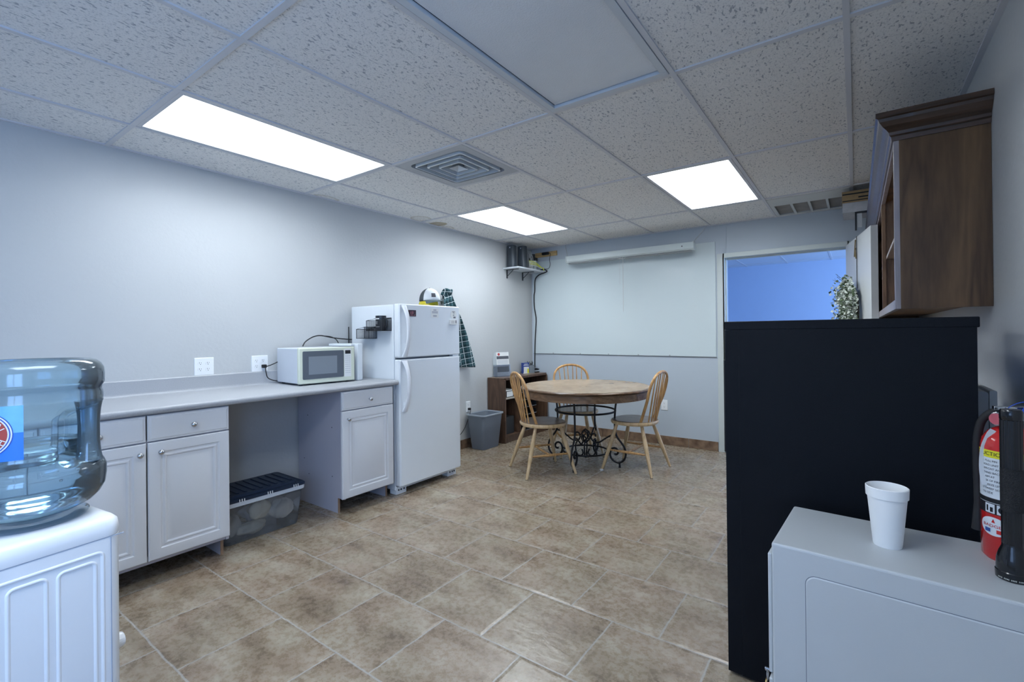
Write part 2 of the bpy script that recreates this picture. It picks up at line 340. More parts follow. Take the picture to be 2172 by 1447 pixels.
# ------------------------------------------------------------------ mesh building
class MB:
    def __init__(s): s.v = []; s.f = []; s.mi = []; s.cur = 0; s.uv = None
    def add(s, vs, fs):
        o = len(s.v); s.v += [tuple(p) for p in vs]; s.f += [tuple(o+i for i in f) for f in fs]; s.mi += [s.cur]*len(fs); return s
    def box(s, x0, y0, z0, x1, y1, z1):
        x0, x1 = sorted((x0, x1)); y0, y1 = sorted((y0, y1)); z0, z1 = sorted((z0, z1))
        return s.add([(x0,y0,z0),(x1,y0,z0),(x1,y1,z0),(x0,y1,z0),(x0,y0,z1),(x1,y0,z1),(x1,y1,z1),(x0,y1,z1)],
                     [(3,2,1,0),(4,5,6,7),(0,1,5,4),(1,2,6,5),(2,3,7,6),(3,0,4,7)])
    def prism(s, poly, a0, a1, axis='y'):
        """poly: 2-D outline in the two other axes; extruded along axis"""
        n = len(poly)
        def P(p, a):
            return {'x': (a, p[0], p[1]), 'y': (p[0], a, p[1]), 'z': (p[0], p[1], a)}[axis]
        vs = [P(p, a0) for p in poly] + [P(p, a1) for p in poly]
        fs = [tuple(range(n))[::-1], tuple(range(n, 2*n))] + [(i, (i+1) % n, n+(i+1) % n, n+i) for i in range(n)]
        return s.add(vs, fs)
    def cyl(s, p0, p1, r0, r1=None, n=20, cap=True):
        p0 = Vector(p0); p1 = Vector(p1); r1 = r0 if r1 is None else r1
        d = (p1-p0).normalized(); a = d.orthogonal().normalized(); b = d.cross(a)
        vs = []
        for p, r in ((p0, r0), (p1, r1)):
            vs += [p + a*(r*math.cos(2*PI*i/n)) + b*(r*math.sin(2*PI*i/n)) for i in range(n)]
        fs = [(i, (i+1) % n, n+(i+1) % n, n+i) for i in range(n)]
        if cap: fs += [tuple(range(n))[::-1], tuple(range(n, 2*n))]
        return s.add(vs, fs)
    def lathe(s, prof, n=32, c=(0,0,0), sx=1, sy=1, close=False):
        vs = []; k = len(prof)
        for r, z in prof:
            vs += [(c[0]+sx*r*math.cos(2*PI*i/n), c[1]+sy*r*math.sin(2*PI*i/n), c[2]+z) for i in range(n)]
        fs = []
        for j in range(k-1 if not close else k):
            a = j*n; b = ((j+1) % k)*n
            fs += [(a+i, a+(i+1) % n, b+(i+1) % n, b+i) for i in range(n)]
        if not close:
            if prof[0][0] > 1e-5: fs.append(tuple(range(n))[::-1])
            if prof[-1][0] > 1e-5: fs.append(tuple((k-1)*n+i for i in range(n)))
        return s.add(vs, fs)
    def tube(s, pts, r, n=8, closed=False, flat=1.0):
        pts = [Vector(p) for p in pts]; m = len(pts)
        rs = r if isinstance(r, (list, tuple)) else [r]*m
        vs = []; prev = None
        for i, p in enumerate(pts):
            if closed: d = pts[(i+1) % m]-pts[i-1]
            else: d = pts[min(i+1, m-1)]-pts[max(i-1, 0)]
            d.normalize()
            if prev is None: a = d.orthogonal().normalized()
            else:
                a = prev - d*prev.dot(d)
                a = a.normalized() if a.length > 1e-6 else d.orthogonal().normalized()
            prev = a; b = d.cross(a)
            vs += [p + a*(rs[i]*math.cos(2*PI*k/n)) + b*(rs[i]*flat*math.sin(2*PI*k/n)) for k in range(n)]
        fs = []
        for i in range(m if closed else m-1):
            o = i*n; q = ((i+1) % m)*n
            fs += [(o+k, o+(k+1) % n, q+(k+1) % n, q+k) for k in range(n)]
        if not closed: fs += [tuple(range(n))[::-1], tuple((m-1)*n+k for k in range(n))]
        return s.add(vs, fs)
    def rings(s, rings, cap0=True, cap1=True):
        n = len(rings[0]); vs = [p for r in rings for p in r]; fs = []
        for j in range(len(rings)-1):
            a = j*n; b = a+n
            fs += [(a+i, a+(i+1) % n, b+(i+1) % n, b+i) for i in range(n)]
        if cap0: fs.append(tuple(range(n))[::-1])
        if cap1: fs.append(tuple((len(rings)-1)*n+i for i in range(n)))
        return s.add(vs, fs)
    def grid(s, fn, nu, nv):
        vs = [fn(i/nu, j/nv) for j in range(nv+1) for i in range(nu+1)]
        fs = [(j*(nu+1)+i, j*(nu+1)+i+1, (j+1)*(nu+1)+i+1, (j+1)*(nu+1)+i) for j in range(nv) for i in range(nu)]
        return s.add(vs, fs)
    def build(s, name, m, parent=None, bevel=0.0, seg=2, smooth=False, loc=None, solid=0.0, sub=0):
        me = bpy.data.meshes.new(name); me.from_pydata(s.v, [], s.f)
        mats = m if isinstance(m, (list, tuple)) else [m]
        for x in mats: me.materials.append(x)
        me.polygons.foreach_set('material_index', s.mi)
        bm = bmesh.new(); bm.from_mesh(me); bmesh.ops.recalc_face_normals(bm, faces=bm.faces); bm.to_mesh(me); bm.free()
        if smooth:
            me.polygons.foreach_set('use_smooth', [True]*len(me.polygons))
            me.set_sharp_from_angle(angle=math.radians(40 if smooth is True else smooth))
        o = bpy.data.objects.new(name, me); COL.objects.link(o)
        if parent: o.parent = parent
        if loc: o.location = loc
        if solid:
            md = o.modifiers.new('s', 'SOLIDIFY'); md.thickness = solid; md.offset = 0
        if bevel:
            md = o.modifiers.new('b', 'BEVEL'); md.width = bevel; md.segments = seg; md.limit_method = 'ANGLE'; md.angle_limit = math.radians(35); md.harden_normals = False
        if sub:
            md = o.modifiers.new('u', 'SUBSURF'); md.levels = sub; md.render_levels = sub
        return o
def build_each(mb, name, m, parent=None, **k):
    """one object per loose piece of the mesh builder"""
    par = list(range(len(mb.v)))
    def find(a):
        while par[a] != a: par[a] = par[par[a]]; a = par[a]
        return a
    for f in mb.f:
        r = find(f[0])
        for i in f[1:]: par[find(i)] = r
    groups = {}
    for f in mb.f: groups.setdefault(find(f[0]), []).append(f)
    out = []
    for fs in groups.values():
        idx = sorted({i for f in fs for i in f}); mp = {i: j for j, i in enumerate(idx)}
        q = MB(); q.add([mb.v[i] for i in idx], [tuple(mp[i] for i in f) for f in fs]); out.append(q.build(name, m, parent, **k))
    return out
def tag(o, label=None, cat=None, group=None, kind=None):
    if label: o['label'] = label
    if cat: o['category'] = cat
    if group: o['group'] = group
    if kind: o['kind'] = kind
    return o
def thing(name, label, cat, loc=(0,0,0), rz=0.0, group=None):
    o = bpy.data.objects.new(name, None); COL.objects.link(o); o.location = loc; o.rotation_euler = (0, 0, rz); o.empty_display_size = 0.05
    return tag(o, label, cat, group)
def struct(name, mb, m, **k): return tag(mb.build(name, m, **k), kind='structure')
def copy_tree(o, parent=None):
    c = o.copy(); COL.objects.link(c)
    if parent is not None: c.parent = parent
    for ch in list(o.children): copy_tree(ch, c)
    return c
def catmull(pts, k=6, closed=False):
    P = [Vector(p) for p in pts]; n = len(P); out = []
    rng = range(n if closed else n-1)
    for i in rng:
        p0 = P[(i-1) % n] if (closed or i > 0) else P[0]; p1 = P[i]; p2 = P[(i+1) % n]; p3 = P[(i+2) % n] if (closed or i+2 < n) else P[-1]
        for j in range(k):
            t = j/k
            out.append(0.5*((2*p1)+(-p0+p2)*t+(2*p0-5*p1+4*p2-p3)*t*t+(-p0+3*p1-3*p2+p3)*t*t*t))
    if not closed: out.append(P[-1])
    return out
def rrect(x0, y0, x1, y1, r, n=5):
    out = []
    for cx, cy, a in ((x1-r, y1-r, 0), (x0+r, y1-r, PI/2), (x0+r, y0+r, PI), (x1-r, y0+r, 3*PI/2)):
        out += [(cx+r*math.cos(a+PI/2*i/n), cy+r*math.sin(a+PI/2*i/n)) for i in range(n+1)]
    return out
def text_geo(txt, size, extr=0.0, align='CENTER'):
    cu = bpy.data.curves.new('t', 'FONT'); cu.body = txt; cu.size = size; cu.extrude = extr; cu.align_x = align; cu.align_y = 'CENTER'; cu.resolution_u = 3
    ob = bpy.data.objects.new('t', cu); COL.objects.link(ob)
    dg = bpy.context.evaluated_depsgraph_get(); dg.update()
    me = bpy.data.meshes.new_from_object(ob.evaluated_get(dg))
    vs = [tuple(v.co) for v in me.vertices]; fs = [tuple(p.vertices) for p in me.polygons]
    bpy.data.objects.remove(ob); bpy.data.curves.remove(cu); bpy.data.meshes.remove(me)
    return vs, fs
def text_on(mb, txt, size, fn, align='CENTER', rot=0.0, dx=0.0, dy=0.0, sx=1.0):
    """map flat text (u right, v up) through fn(u, v) -> 3-D point"""
    vs, fs = text_geo(txt, size, 0.0, align)
    c, s_ = math.cos(rot), math.sin(rot)
    mb.add([fn(dx+(x*sx*c-y*s_), dy+(x*sx*s_+y*c)) for x, y, z in vs], fs)

# ------------------------------------------------------------------ room shell
struct('floor', MB().box(-0.1, YB-0.1, -0.05, 6.5, 9.2, 0.0), M_floor)
struct('wall_left', MB().box(-0.12, YB, 0, 0, YF+0.12, H+0.10), M_wall)
# right wall, with the daylight window behind the camera
WY0, WY1, WZ0, WZ1 = -1.55, -0.45, 0.80, 2.05
mb = MB(); mb.box(XR, WY1, 0, XR+0.12, YF, H+0.10); mb.box(XR, YB, 0, XR+0.12, WY0, H+0.10); mb.box(XR, WY0, 0, XR+0.12, WY1, WZ0); mb.box(XR, WY0, WZ1, XR+0.12, WY1, H+0.10)
struct('wall_right', mb, M_wall)
DX0, DX1, DZ = 2.400, 3.450, 2.030
mb = MB(); mb.box(0, YF, 0, DX0, YF+0.12, H+0.1); mb.box(DX1, YF, 0, XR+0.12, YF+0.12, H+0.1)
mb.box(DX0, YF, DZ, 2.4225, YF+0.12, H+0.1); mb.box(2.4265, YF, DZ, DX1, YF+0.12, H+0.1); mb.box(DX0, YF+0.004, DZ, DX1, YF+0.11, H+0.1)
struct('wall_far', mb, M_panel)
bx0, bx1 = 1.9, 3.3
mb = MB(); mb.box(-0.12, YB-0.12, 0, bx0, YB, H+0.1); mb.box(bx1, YB-0.12, 0, XR+0.12, YB, H+0.1); mb.box(bx0, YB-0.12, 0, bx1, YB, WZ0); mb.box(bx0, YB-0.12, WZ1, bx1, YB, H+0.1)
struct('wall_back', mb, M_wall)
wf = MB()
for a in ((bx0, WZ0, bx1, WZ0+0.04), (bx0, WZ1-0.04, bx1, WZ1), (bx0, WZ0, bx0+0.04, WZ1), (bx1-0.04, WZ0, bx1, WZ1)): wf.box(a[0], YB-0.09, a[1], a[2], YB-0.04, a[3])
struct('fill_window', wf, M_frame)  # added window, unseen; lets extra blue fill in from behind
wf = MB()
for a in ((WY0, WZ0, WY1, WZ0+0.04), (WY0, WZ1-0.04, WY1, WZ1), (WY0, WZ0, WY0+0.04, WZ1), (WY1-0.04, WZ0, WY1, WZ1), ((WY0+WY1)/2-0.02, WZ0, (WY0+WY1)/2+0.02, WZ1)):
    wf.box(XR+0.04, a[0], a[1], XR+0.09, a[2], a[3])
struct('window_1', wf, M_frame)
# next room
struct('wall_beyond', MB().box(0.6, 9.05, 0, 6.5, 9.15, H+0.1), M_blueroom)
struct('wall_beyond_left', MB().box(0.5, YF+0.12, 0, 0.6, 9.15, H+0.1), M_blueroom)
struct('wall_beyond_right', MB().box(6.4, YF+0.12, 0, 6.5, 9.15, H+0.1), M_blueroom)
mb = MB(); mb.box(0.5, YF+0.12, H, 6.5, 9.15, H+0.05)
struct('ceiling_beyond', mb, mat('next_ceiling', (0.66, 0.72, 0.80), 0.8))  # some of the daylight's blue is put into this colour too
mb = MB()
for i in range(10): mb.box(0.75+0.61*i, YF+0.12, H-0.004, 0.775+0.61*i, 9.05, H+0.001)
for j in range(4): mb.box(0.6, 5.9+0.95*j, H-0.0035, 6.4, 5.925+0.95*j, H+0.001)
struct('trim_2', mb, M_tbar)

# ceiling: tiles between bars
G = 0.6096
gx = [0.0, 0.44] + [0.44+G*k for k in range(1, 6)] + [XR]
gy = [YB] + [0.844-G*4, 0.844-G*2, 0.844, 0.844+G*2, 0.844+G*3, 0.844+G*4, 0.844+G*6, YF]
holes = {(1, 3), (4, 3), (1, 6), (4, 6), (2, 4), (5, 7), (4, 2)}          # (ix, iy) fixtures; the last holds the added fill lamp
mb = MB(); bars = MB(); gaps = MB()
for ix in range(len(gx)-1):
    for iy in range(len(gy)-1):
        x0, x1, y0, y1 = gx[ix], gx[ix+1], gy[iy], gy[iy+1]
        if (ix, iy) in holes: continue
        # (1,5)-(1,6) light is 2x4 starting at gy[6]; cells iy=4 and 5 form one 2x4 tile except over the diffuser column
        if iy == 5 and ix != 2: continue
        if iy == 4 and ix != 2: y1 = gy[6]
        if ix == 5 and iy == 7: continue
        if iy == 7 and False: pass
        mb.box(x0+0.003, y0+0.003, H+0.004, x1-0.003, y1-0.003, H+0.016)
mb.box(gx[5], gy[7], H+0.004, gx[6], gy[7]+0.06, H+0.014)
mb.box(-0.1, YB-0.1, H+0.08, XR+0.1, YF+0.1, H+0.10)
struct('ceiling', mb, M_ceil)
w = 0.0125
for ix in range(1, len(gx)-1):
    x = gx[ix]
    bars.box(x-w+0.002, YB, H-0.0035, x+w-0.002, YF, H+0.006)
for iy in range(1, len(gy)-1):
    y = gy[iy]
    if iy == 5: bars.box(gx[2], y-w, H-0.003, gx[3], y+w, H+0.006); continue
    bars.box(0, y-w, H-0.003, XR, y+w, H+0.006)
bars.box(0, YB, H-0.004, 0.022, YF, H+0.004); bars.box(XR-0.022, YB, H-0.004, XR, YF, H+0.004); bars.box(0, YF-0.022, H-0.004, XR, YF, H+0.004)
struct('trim_1', bars, M_tbar)

# baseboards
mb = MB()
x = 0.0
while x < 2.32:
    mb.box(x+0.001, YF-0.010, 0, min(x+0.335, 2.325), YF, 0.098); x += 0.337
struct('baseboard_far', mb, M_base, bevel=0.003)
mb = MB(); y = 3.18
while y < 5.26:
    mb.box(0, y+0.001, 0, 0.010, min(y+0.335, 5.27), 0.098); y += 0.337
struct('baseboard_left', mb, M_base, bevel=0.003)

# door frame (steel) and open door
mb = MB()
fw_, rv = 0.055, 0.016
mb.box(DX0-fw_-0.012, YF-0.022, 0, DX0+0.005, YF+0.0, DZ+0.035); mb.box(DX0-0.012, YF-0.022, 0, DX0+0.003, YF+0.142, DZ)
mb.box(DX0, YF+0.03, 0, DX0+rv, YF+0.09, DZ)
mb.box(DX1-0.004, YF-0.022, 0, DX1+fw_+0.012, YF, DZ+0.035); mb.box(DX1-0.003, YF-0.022, 0, DX1+0.012, YF+0.142, DZ)
mb.box(DX1-rv, YF+0.05, 0, DX1, YF+0.09, DZ)
mb.box(DX0-0.012, YF-0.022, DZ-0.012, DX1+0.012, YF, DZ+0.035); mb.box(DX0, YF, DZ-0.012, DX1, YF+0.142, DZ)
mb.box(DX0, YF+0.05, DZ-0.028, DX1, YF+0.09, DZ-0.010)
mb.box(DX0-0.02, YF+0.12, 0, DX0+0.002, YF+0.142, DZ)
struct('trim_3', mb, M_frame, bevel=0.002)
sp = MB().box(DX0+0.0031, YF+0.002, 0.98, DX0+0.0062, YF+0.028, 1.09)
tag(sp.build('strike_plate', mat('dull_steel', (0.12, 0.12, 0.13), 0.35, metal=1.0)), 'small dark metal strike plate set in the left door jamb', 'strike plate')
DHX, DHY = 3.435, 5.262
ddir = Vector((3.596-DHX, 4.325-DHY, 0)); dlen = ddir.length; dang = math.atan2(ddir.y, ddir.x)
door = bpy.data.objects.new('door_1', None); COL.objects.link(door); door.location = (DHX, DHY, 0); door.rotation_euler = (0, 0, dang)
tag(door, kind='structure')
M_doorp = mat('door_paint', (0.62, 0.64, 0.64), 0.4)
MB().box(0, 0, 0.012, dlen, 0.044, 2.020).build('door_leaf', M_doorp, door, bevel=0.0015)
kb = MB(); kb.cyl((dlen-0.07, -0.001, 1.0), (dlen-0.07, -0.012, 1.0), 0.032); kb.cyl((dlen-0.07, -0.01, 1.0), (dlen-0.07, -0.05, 1.0), 0.011); kb.lathe([(0.001, 0), (0.02, 0.003), (0.027, 0.015), (0.02, 0.028), (0.001, 0.03)], 20, (dlen-0.07, 0, 0))
kb2 = MB(); kb2.cyl((dlen-0.07, -0.001, 1.0), (dlen-0.07, -0.012, 1.0), 0.032); kb2.cyl((dlen-0.07, -0.01, 1.0), (dlen-0.07, -0.045, 1.0), 0.011); kb2.cyl((dlen-0.07, -0.04, 1.0), (dlen-0.07, -0.065, 1.0), 0.027, 0.024)
kb2.build('door_knob', M_brass, door, smooth=True)
hg = MB()
for z in (0.25, 1.02, 1.80): hg.cyl((0.0, 0.022, z-0.05), (0.0, 0.022, z+0.05), 0.007, n=10)
build_each(hg, 'hinge', M_brass, door)

# ------------------------------------------------------------------ ceiling fixtures
LSTR = 4.2
LPOW = 16.5
def light(name, ix, iy, label, lit=True, big=None):
    x0, x1, y0, y1 = gx[ix]+w, gx[ix+1]-w, gy[iy]+w, gy[iy+1]-w
    cx, cy = (x0+x1)/2, (y0+y1)/2; hx, hy = (x1-x0)/2-0.001, (y1-y0)/2-0.001
    t = thing(name, label, 'ceiling light', (cx, cy, H), 0, 'recessed fluorescent troffers')
    fr = MB(); fwid = 0.022 if lit else 0.030
    zz = -0.002 if lit else -0.006
    for a in ((-hx, -hy, hx, -hy+fwid), (-hx, hy-fwid, hx, hy), (-hx, -hy+fwid, -hx+fwid, hy-fwid), (hx-fwid, -hy+fwid, hx, hy-fwid)):
        fr.box(a[0], a[1], zz, a[2], a[3], 0.012)
    fr.build('frame', M_tbar if lit else mat('pale_light_frame', (0.60, 0.64, 0.68), 0.4), t, bevel=0.0015)
    g = 0.0 if lit else 0.006
    d = MB().box(-hx+fwid+g, -hy+fwid+g, 0.004 if lit else 0.008, hx-fwid-g, hy-fwid-g, 0.008 if lit else 0.012)
    if lit:
        d.build('diffuser', big, t)
    else:
        d.build('diffuser', M_diff_off, t)
    hs = MB().box(-hx, -hy, 0.06, hx, hy, 0.07); hs.box(-hx, -hy, 0.012, -hx+0.004, hy, 0.06); hs.box(hx-0.004, -hy, 0.012, hx, hy, 0.06); hs.box(-hx, -hy, 0.012, hx, -hy+0.004, 0.06); hs.box(-hx, hy-0.004, 0.012, hx, hy, 0.06)
    hs.build('housing', M_dark if not lit else M_tbar, t)
    if lit:
        l = bpy.data.lights.new('fluorescent_tubes', 'AREA'); l.shape = 'RECTANGLE'; l.size = 2*hx-0.07; l.size_y = 2*hy-0.07; l.energy = LPOW*(1.0 if iy == 2 else 0.88 if iy == 3 else 1.1); l.color = (0.90, 0.96, 1.0); l.spread = math.radians(157)
        lo_ = bpy.data.objects.new('fluorescent_tubes', l); COL.objects.link(lo_); lo_.location = (cx, cy, H+0.045)
    return t
L1 = lamp_mat('lit_diffuser_near', LSTR, 1.2, 0.22)
L2 = lamp_mat('lit_diffuser', LSTR, 1.2, 0.12)
light('ceiling_light', 1, 3, 'long lit fluorescent ceiling panel nearest the camera, above the counter', True, L1)
light('ceiling_light', 1, 6, 'lit fluorescent ceiling panel near the far left corner, beyond the air vent', True, L2)
light('ceiling_light', 4, 6, 'lit fluorescent ceiling panel toward the doorway, above the table side', True, L2)
light('ceiling_light', 4, 3, 'unlit grey ceiling light panel in the ceiling foreground', False)

light('ceiling_light', 4, 2, 'added fill lamp above the camera, unseen, built as a ceiling panel', True, L2)  # added lamp, unseen; brightens the right wall, cup and grey cabinet top
# square air diffuser
x0, x1, y0, y1 = gx[2]+w, gx[3]-w, gy[4]+w, gy[5]-w
t = thing('air_vent', 'square louvred ceiling air diffuser beside the nearest lit panel', 'air vent', ((x0+x1)/2, (y0+y1)/2, H))
M_vent = mat('vent_enamel', (0.42, 0.44, 0.47), 0.4); M_ventw = mat('vent_louvre', (0.66, 0.70, 0.72), 0.35)
s = (x1-x0)/2-0.001
fr = MB()
def sqring(mb, a, b, z0, z1, r=0.0):
    """sloped square ring from half-size a at z0 to half-size b at z1"""
    A = rrect(-a, -a, a, a, max(0.004, a*0.12)); B = rrect(-b, -b, b, b, max(0.004, b*0.12))
    mb.rings([[(p[0], p[1], z0) for p in A], [(p[0], p[1], z1) for p in B]], False, False)
A = [(-s, -s), (s, -s), (s, s), (-s, s)]
mb = MB()
def flatring(mb, outer_fn, inner_fn, z): pass
outer = []
inn = rrect(-s*0.80, -s*0.80, s*0.80, s*0.80, 0.045, 6)
for p in inn:
    k = s/max(abs(p[0]), abs(p[1])); outer.append((p[0]*k, p[1]*k))
mb.rings([[(p[0], p[1], 0.004) for p in outer], [(p[0], p[1], -0.003) for p in outer], [(p[0], p[1], -0.001) for p in inn], [(p[0], p[1], 0.05) for p in inn]], False, False)
mb.build('frame', M_vent, t, smooth=30)
lv = MB()
for a, b in ((0.195, 0.235), (0.140, 0.175), (0.085, 0.118)):
    sqring(lv, a+0.012, b-0.03, 0.004-0.010, 0.045)
    sqring(lv, a+0.006, b-0.036, 0.004-0.010, 0.045)
    A1 = rrect(-a-0.012, -a-0.012, a+0.012, a+0.012, 0.02); A2 = rrect(-a-0.002, -a-0.002, a+0.002, a+0.002, 0.02)
    lv.rings([[(p[0], p[1], -0.006) for p in A1], [(p[0], p[1], -0.008) for p in A2]], False, False)
lv.rings([[(x*0.045, y*0.045, -0.004) for x, y in ((-1,-1),(1,-1),(1,1),(-1,1))], [(x*0.015, y*0.015, 0.028) for x, y in ((-1,-1),(1,-1),(1,1),(-1,1))]], False, True)
lv.build('louvre', M_ventw, t)
MB().box(-s*0.79, -s*0.79, 0.07, s*0.79, s*0.79, 0.075).build('duct', M_dark, t)
# return grille by the doorway
x0, x1, y0, y1 = gx[5]+w, gx[6]-w, gy[7]+0.06, YF-0.022
t = thing('return_grille', 'white ceiling register with rectangular openings, above the doorway wall', 'air vent', ((x0+x1)/2, (y0+y1)/2, H))
hx, hy = (x1-x0)/2, (y1-y0)/2
fr = MB()
oy0, oy1 = -hy+0.26, hy-0.03
fr.box(-hx, -hy, -0.003, hx, oy0, 0.01); fr.box(-hx, oy1, -0.003, hx, hy, 0.01)
n = 4; cw = (2*hx-0.06)/n
fr.box(-hx, oy0, -0.003, -hx+0.03, oy1, 0.01); fr.box(hx-0.03, oy0, -0.003, hx, oy1, 0.01)
for i in range(1, n): fr.box(-hx+0.03+cw*i-0.010, oy0, -0.003, -hx+0.03+cw*i+0.010, oy1, 0.01)
fr.build('frame', mat('grille_white', (0.62, 0.64, 0.63), 0.5), t, bevel=0.002)
fl = MB().box(-hx, oy0, 0.045, hx, oy1, 0.05)
for i in range(14):
    yy = oy0+(oy1-oy0)*i/13; fl.box(-hx+0.03, yy-0.001, 0.012, hx-0.03, yy+0.001, 0.04)
fl.build('filter', mat('dusty_filter', (0.50, 0.48, 0.45), 0.9, noise=0.25, nscale=12), t)

# ------------------------------------------------------------------ base cabinets + counter
def panel_face(mb, y0, y1, z0, z1, xb, th, raised=True):
    """thermofoil front in the x = const plane: bevelled edge, groove and raised field"""
    xf = xb+th
    def R(i, x): return [(x, y0+i, z0+i), (x, y1-i, z0+i), (x, y1-i, z1-i), (x, y0+i, z1-i)]
    if raised:
        rs = [R(0, xb), R(0, xf-0.005), R(0.004, xf-0.001), R(0.008, xf), R(0.052, xf), R(0.057, xf-0.005), R(0.064, xf-0.0055), R(0.070, xf-0.001), R(0.076, xf-0.001), R(0.082, xf-0.006), R(0.090, xf-0.006), R(0.104, xf-0.0005)]
    else:
        rs = [R(0, xb), R(0, xf-0.007), R(0.003, xf-0.004), R(0.010, xf-0.003), R(0.014, xf)]
    mb.rings(rs, True, True)
def knob(parent, x, y, z):
    k = MB(); pr_ = [(0.0075, 0), (0.006, 0.006), (0.0055, 0.012), (0.010, 0.016), (0.0138, 0.020), (0.0142, 0.025), (0.0105, 0.030), (0.004, 0.0335), (0.0005, 0.034)]
    n = 20; rings = [[(x+h, y+r*math.cos(2*PI*i/n), z+r*math.sin(2*PI*i/n)) for i in range(n)] for r, h in pr_]
    k.rings(rings); return k.build('knob', M_chrome, parent, smooth=50)
def base_cabinet(name, label, y0, y1, fronts):
    t = thing(name, label, 'cabinet', (0, (y0+y1)/2, 0), 0, 'grey-white base cabinets under the counter'); c = (y0+y1)/2; a, b = y0-c, y1-c
    side = [(0.02, 0), (0.525, 0), (0.525, 0.108), (0.598, 0.108), (0.598, 0.868), (0.02, 0.868)]
    for s0, s1 in ((a, a+0.016), (b-0.016, b)):
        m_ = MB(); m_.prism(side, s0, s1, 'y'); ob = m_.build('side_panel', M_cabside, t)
        e = MB(); e.box(0.5245, s0, 0.0, 0.5265, s1, 0.108); e.build('raw_edge', M_board, ob)
        hs = MB()
        for hx_, hz in ((0.15, 0.66), (0.46, 0.60), (0.10, 0.33), (0.16, 0.22), (0.46, 0.25)):
            yy = s0-0.0003 if s0 == a else s1+0.0003
            hs.cyl((hx_, yy-0.0004, hz), (hx_, yy+0.0004, hz), 0.004, n=8)
        build_each(hs, 'screw_hole', M_dark, ob)
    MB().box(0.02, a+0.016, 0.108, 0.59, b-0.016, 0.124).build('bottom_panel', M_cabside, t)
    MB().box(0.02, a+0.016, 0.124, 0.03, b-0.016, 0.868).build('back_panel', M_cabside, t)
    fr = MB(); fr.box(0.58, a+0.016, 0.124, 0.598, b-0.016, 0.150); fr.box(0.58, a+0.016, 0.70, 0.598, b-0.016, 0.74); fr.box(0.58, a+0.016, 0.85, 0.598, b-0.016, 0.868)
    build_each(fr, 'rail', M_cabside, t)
    for kind, f0, f1, z0, z1, ky, kz in fronts:
        m_ = MB(); panel_face(m_, f0-c, f1-c, z0, z1, 0.600, 0.019, kind == 'door')
        ob = m_.build(kind, M_cab, t, smooth=28)
        knob(ob, 0.619, ky-c, kz)
    return t
base_cabinet('base_cabinet', 'double base cabinet with two doors and two drawers, right of the water cooler', 0.460, 1.234,
    [('drawer', 0.462, 0.843, 0.733, 0.866, 0.655, 0.793), ('drawer', 0.850, 1.232, 0.733, 0.866, 1.048, 0.793),
     ('door', 0.462, 0.843, 0.130, 0.727, 0.812, 0.675), ('door', 0.850, 1.232, 0.130, 0.727, 0.900, 0.675)])
base_cabinet('base_cabinet', 'single-door base cabinet with one drawer, beside the white refrigerator', 1.985, 2.418,
    [('drawer', 1.962, 2.410, 0.733, 0.866, 2.190, 0.793), ('door', 1.962, 2.410, 0.118, 0.727, 2.006, 0.672)])
base_cabinet('base_cabinet', 'base cabinet behind the big water bottle, at the left end', -0.320, 0.455,
    [('drawer', -0.318, 0.063, 0.733, 0.866, -0.13, 0.793), ('drawer', 0.070, 0.453, 0.733, 0.866, 0.26, 0.793),
     ('door', -0.318, 0.063, 0.130, 0.727, 0.03, 0.675), ('door', 0.070, 0.453, 0.130, 0.727, 0.11, 0.675)])
CY0, CY1, CT = -0.34, 2.446, 0.908
t = thing('countertop', 'long grey laminate countertop with backsplash running along the left wall', 'countertop', (0, 1.0, 0))
prof = [(0.0, CT-0.036), (0.615, CT-0.036)]
for i in range(7):
    a = -PI/2+PI*i/6*0.98; prof.append((0.625+0.016*math.cos(a), CT-0.018+0.018*math.sin(a)))
prof += [(0.045, CT)]
for i in range(1, 5):
    a = PI/2*i/4; prof.append((0.045-0.022*math.sin(a), CT+0.022-0.022*math.cos(a)))
prof += [(0.023, 1.000), (0.018, 1.006), (0.0, 1.006)]
MB().prism(prof, CY0-1.0, CY1-1.0, 'y').build('worktop', M_lam, t, smooth=35)
MB().prism([(p[0], p[1]) for p in prof], CY1-1.0, CY1-1.0+0.0015, 'y').build('end_cap', mat('dark_end_cap', (0.14, 0.15, 0.17), 0.5), t)

# ------------------------------------------------------------------ refrigerator
FY0, FY1 = 2.462, 3.158
t = thing('refrigerator', 'white top-freezer refrigerator standing at the end of the counter', 'refrigerator', (0.3, (FY0+FY1)/2, 0))
fx = -0.3; fc = (FY0+FY1)/2; a, b = FY0-fc, FY1-fc
MB().box(0.03+fx, a, 0.035, 0.568+fx, b, 1.498).build('body', M_white, t, bevel=0.006, seg=3)
mb = MB().box(0.568+fx, a+0.012, 0.06, 0.578+fx, b-0.012, 1.49); mb.build('door_gasket', mat('gasket', (0.22, 0.24, 0.26), 0.6), t)
up = MB(); up.rings([[(0.578+fx, y, z) for y, z in rrect(a, 1.078, b, 1.502, 0.012)], [(0.624+fx, y, z) for y, z in rrect(a, 1.078, b, 1.502, 0.012)], [(0.634+fx, y, z) for y, z in rrect(a+0.010, 1.086, b-0.010, 1.494, 0.010)]])
upo = up.build('freezer_door', M_white, t, smooth=25)
lo = MB(); lo.rings([[(0.578+fx, y, z) for y, z in rrect(a, 0.072, b, 1.064, 0.012)], [(0.624+fx, y, z) for y, z in rrect(a, 0.072, b, 1.064, 0.012)], [(0.634+fx, y, z) for y, z in rrect(a+0.010, 0.080, b-0.010, 1.056, 0.010)]])
loo = lo.build('refrigerator_door', M_white, t, smooth=25)
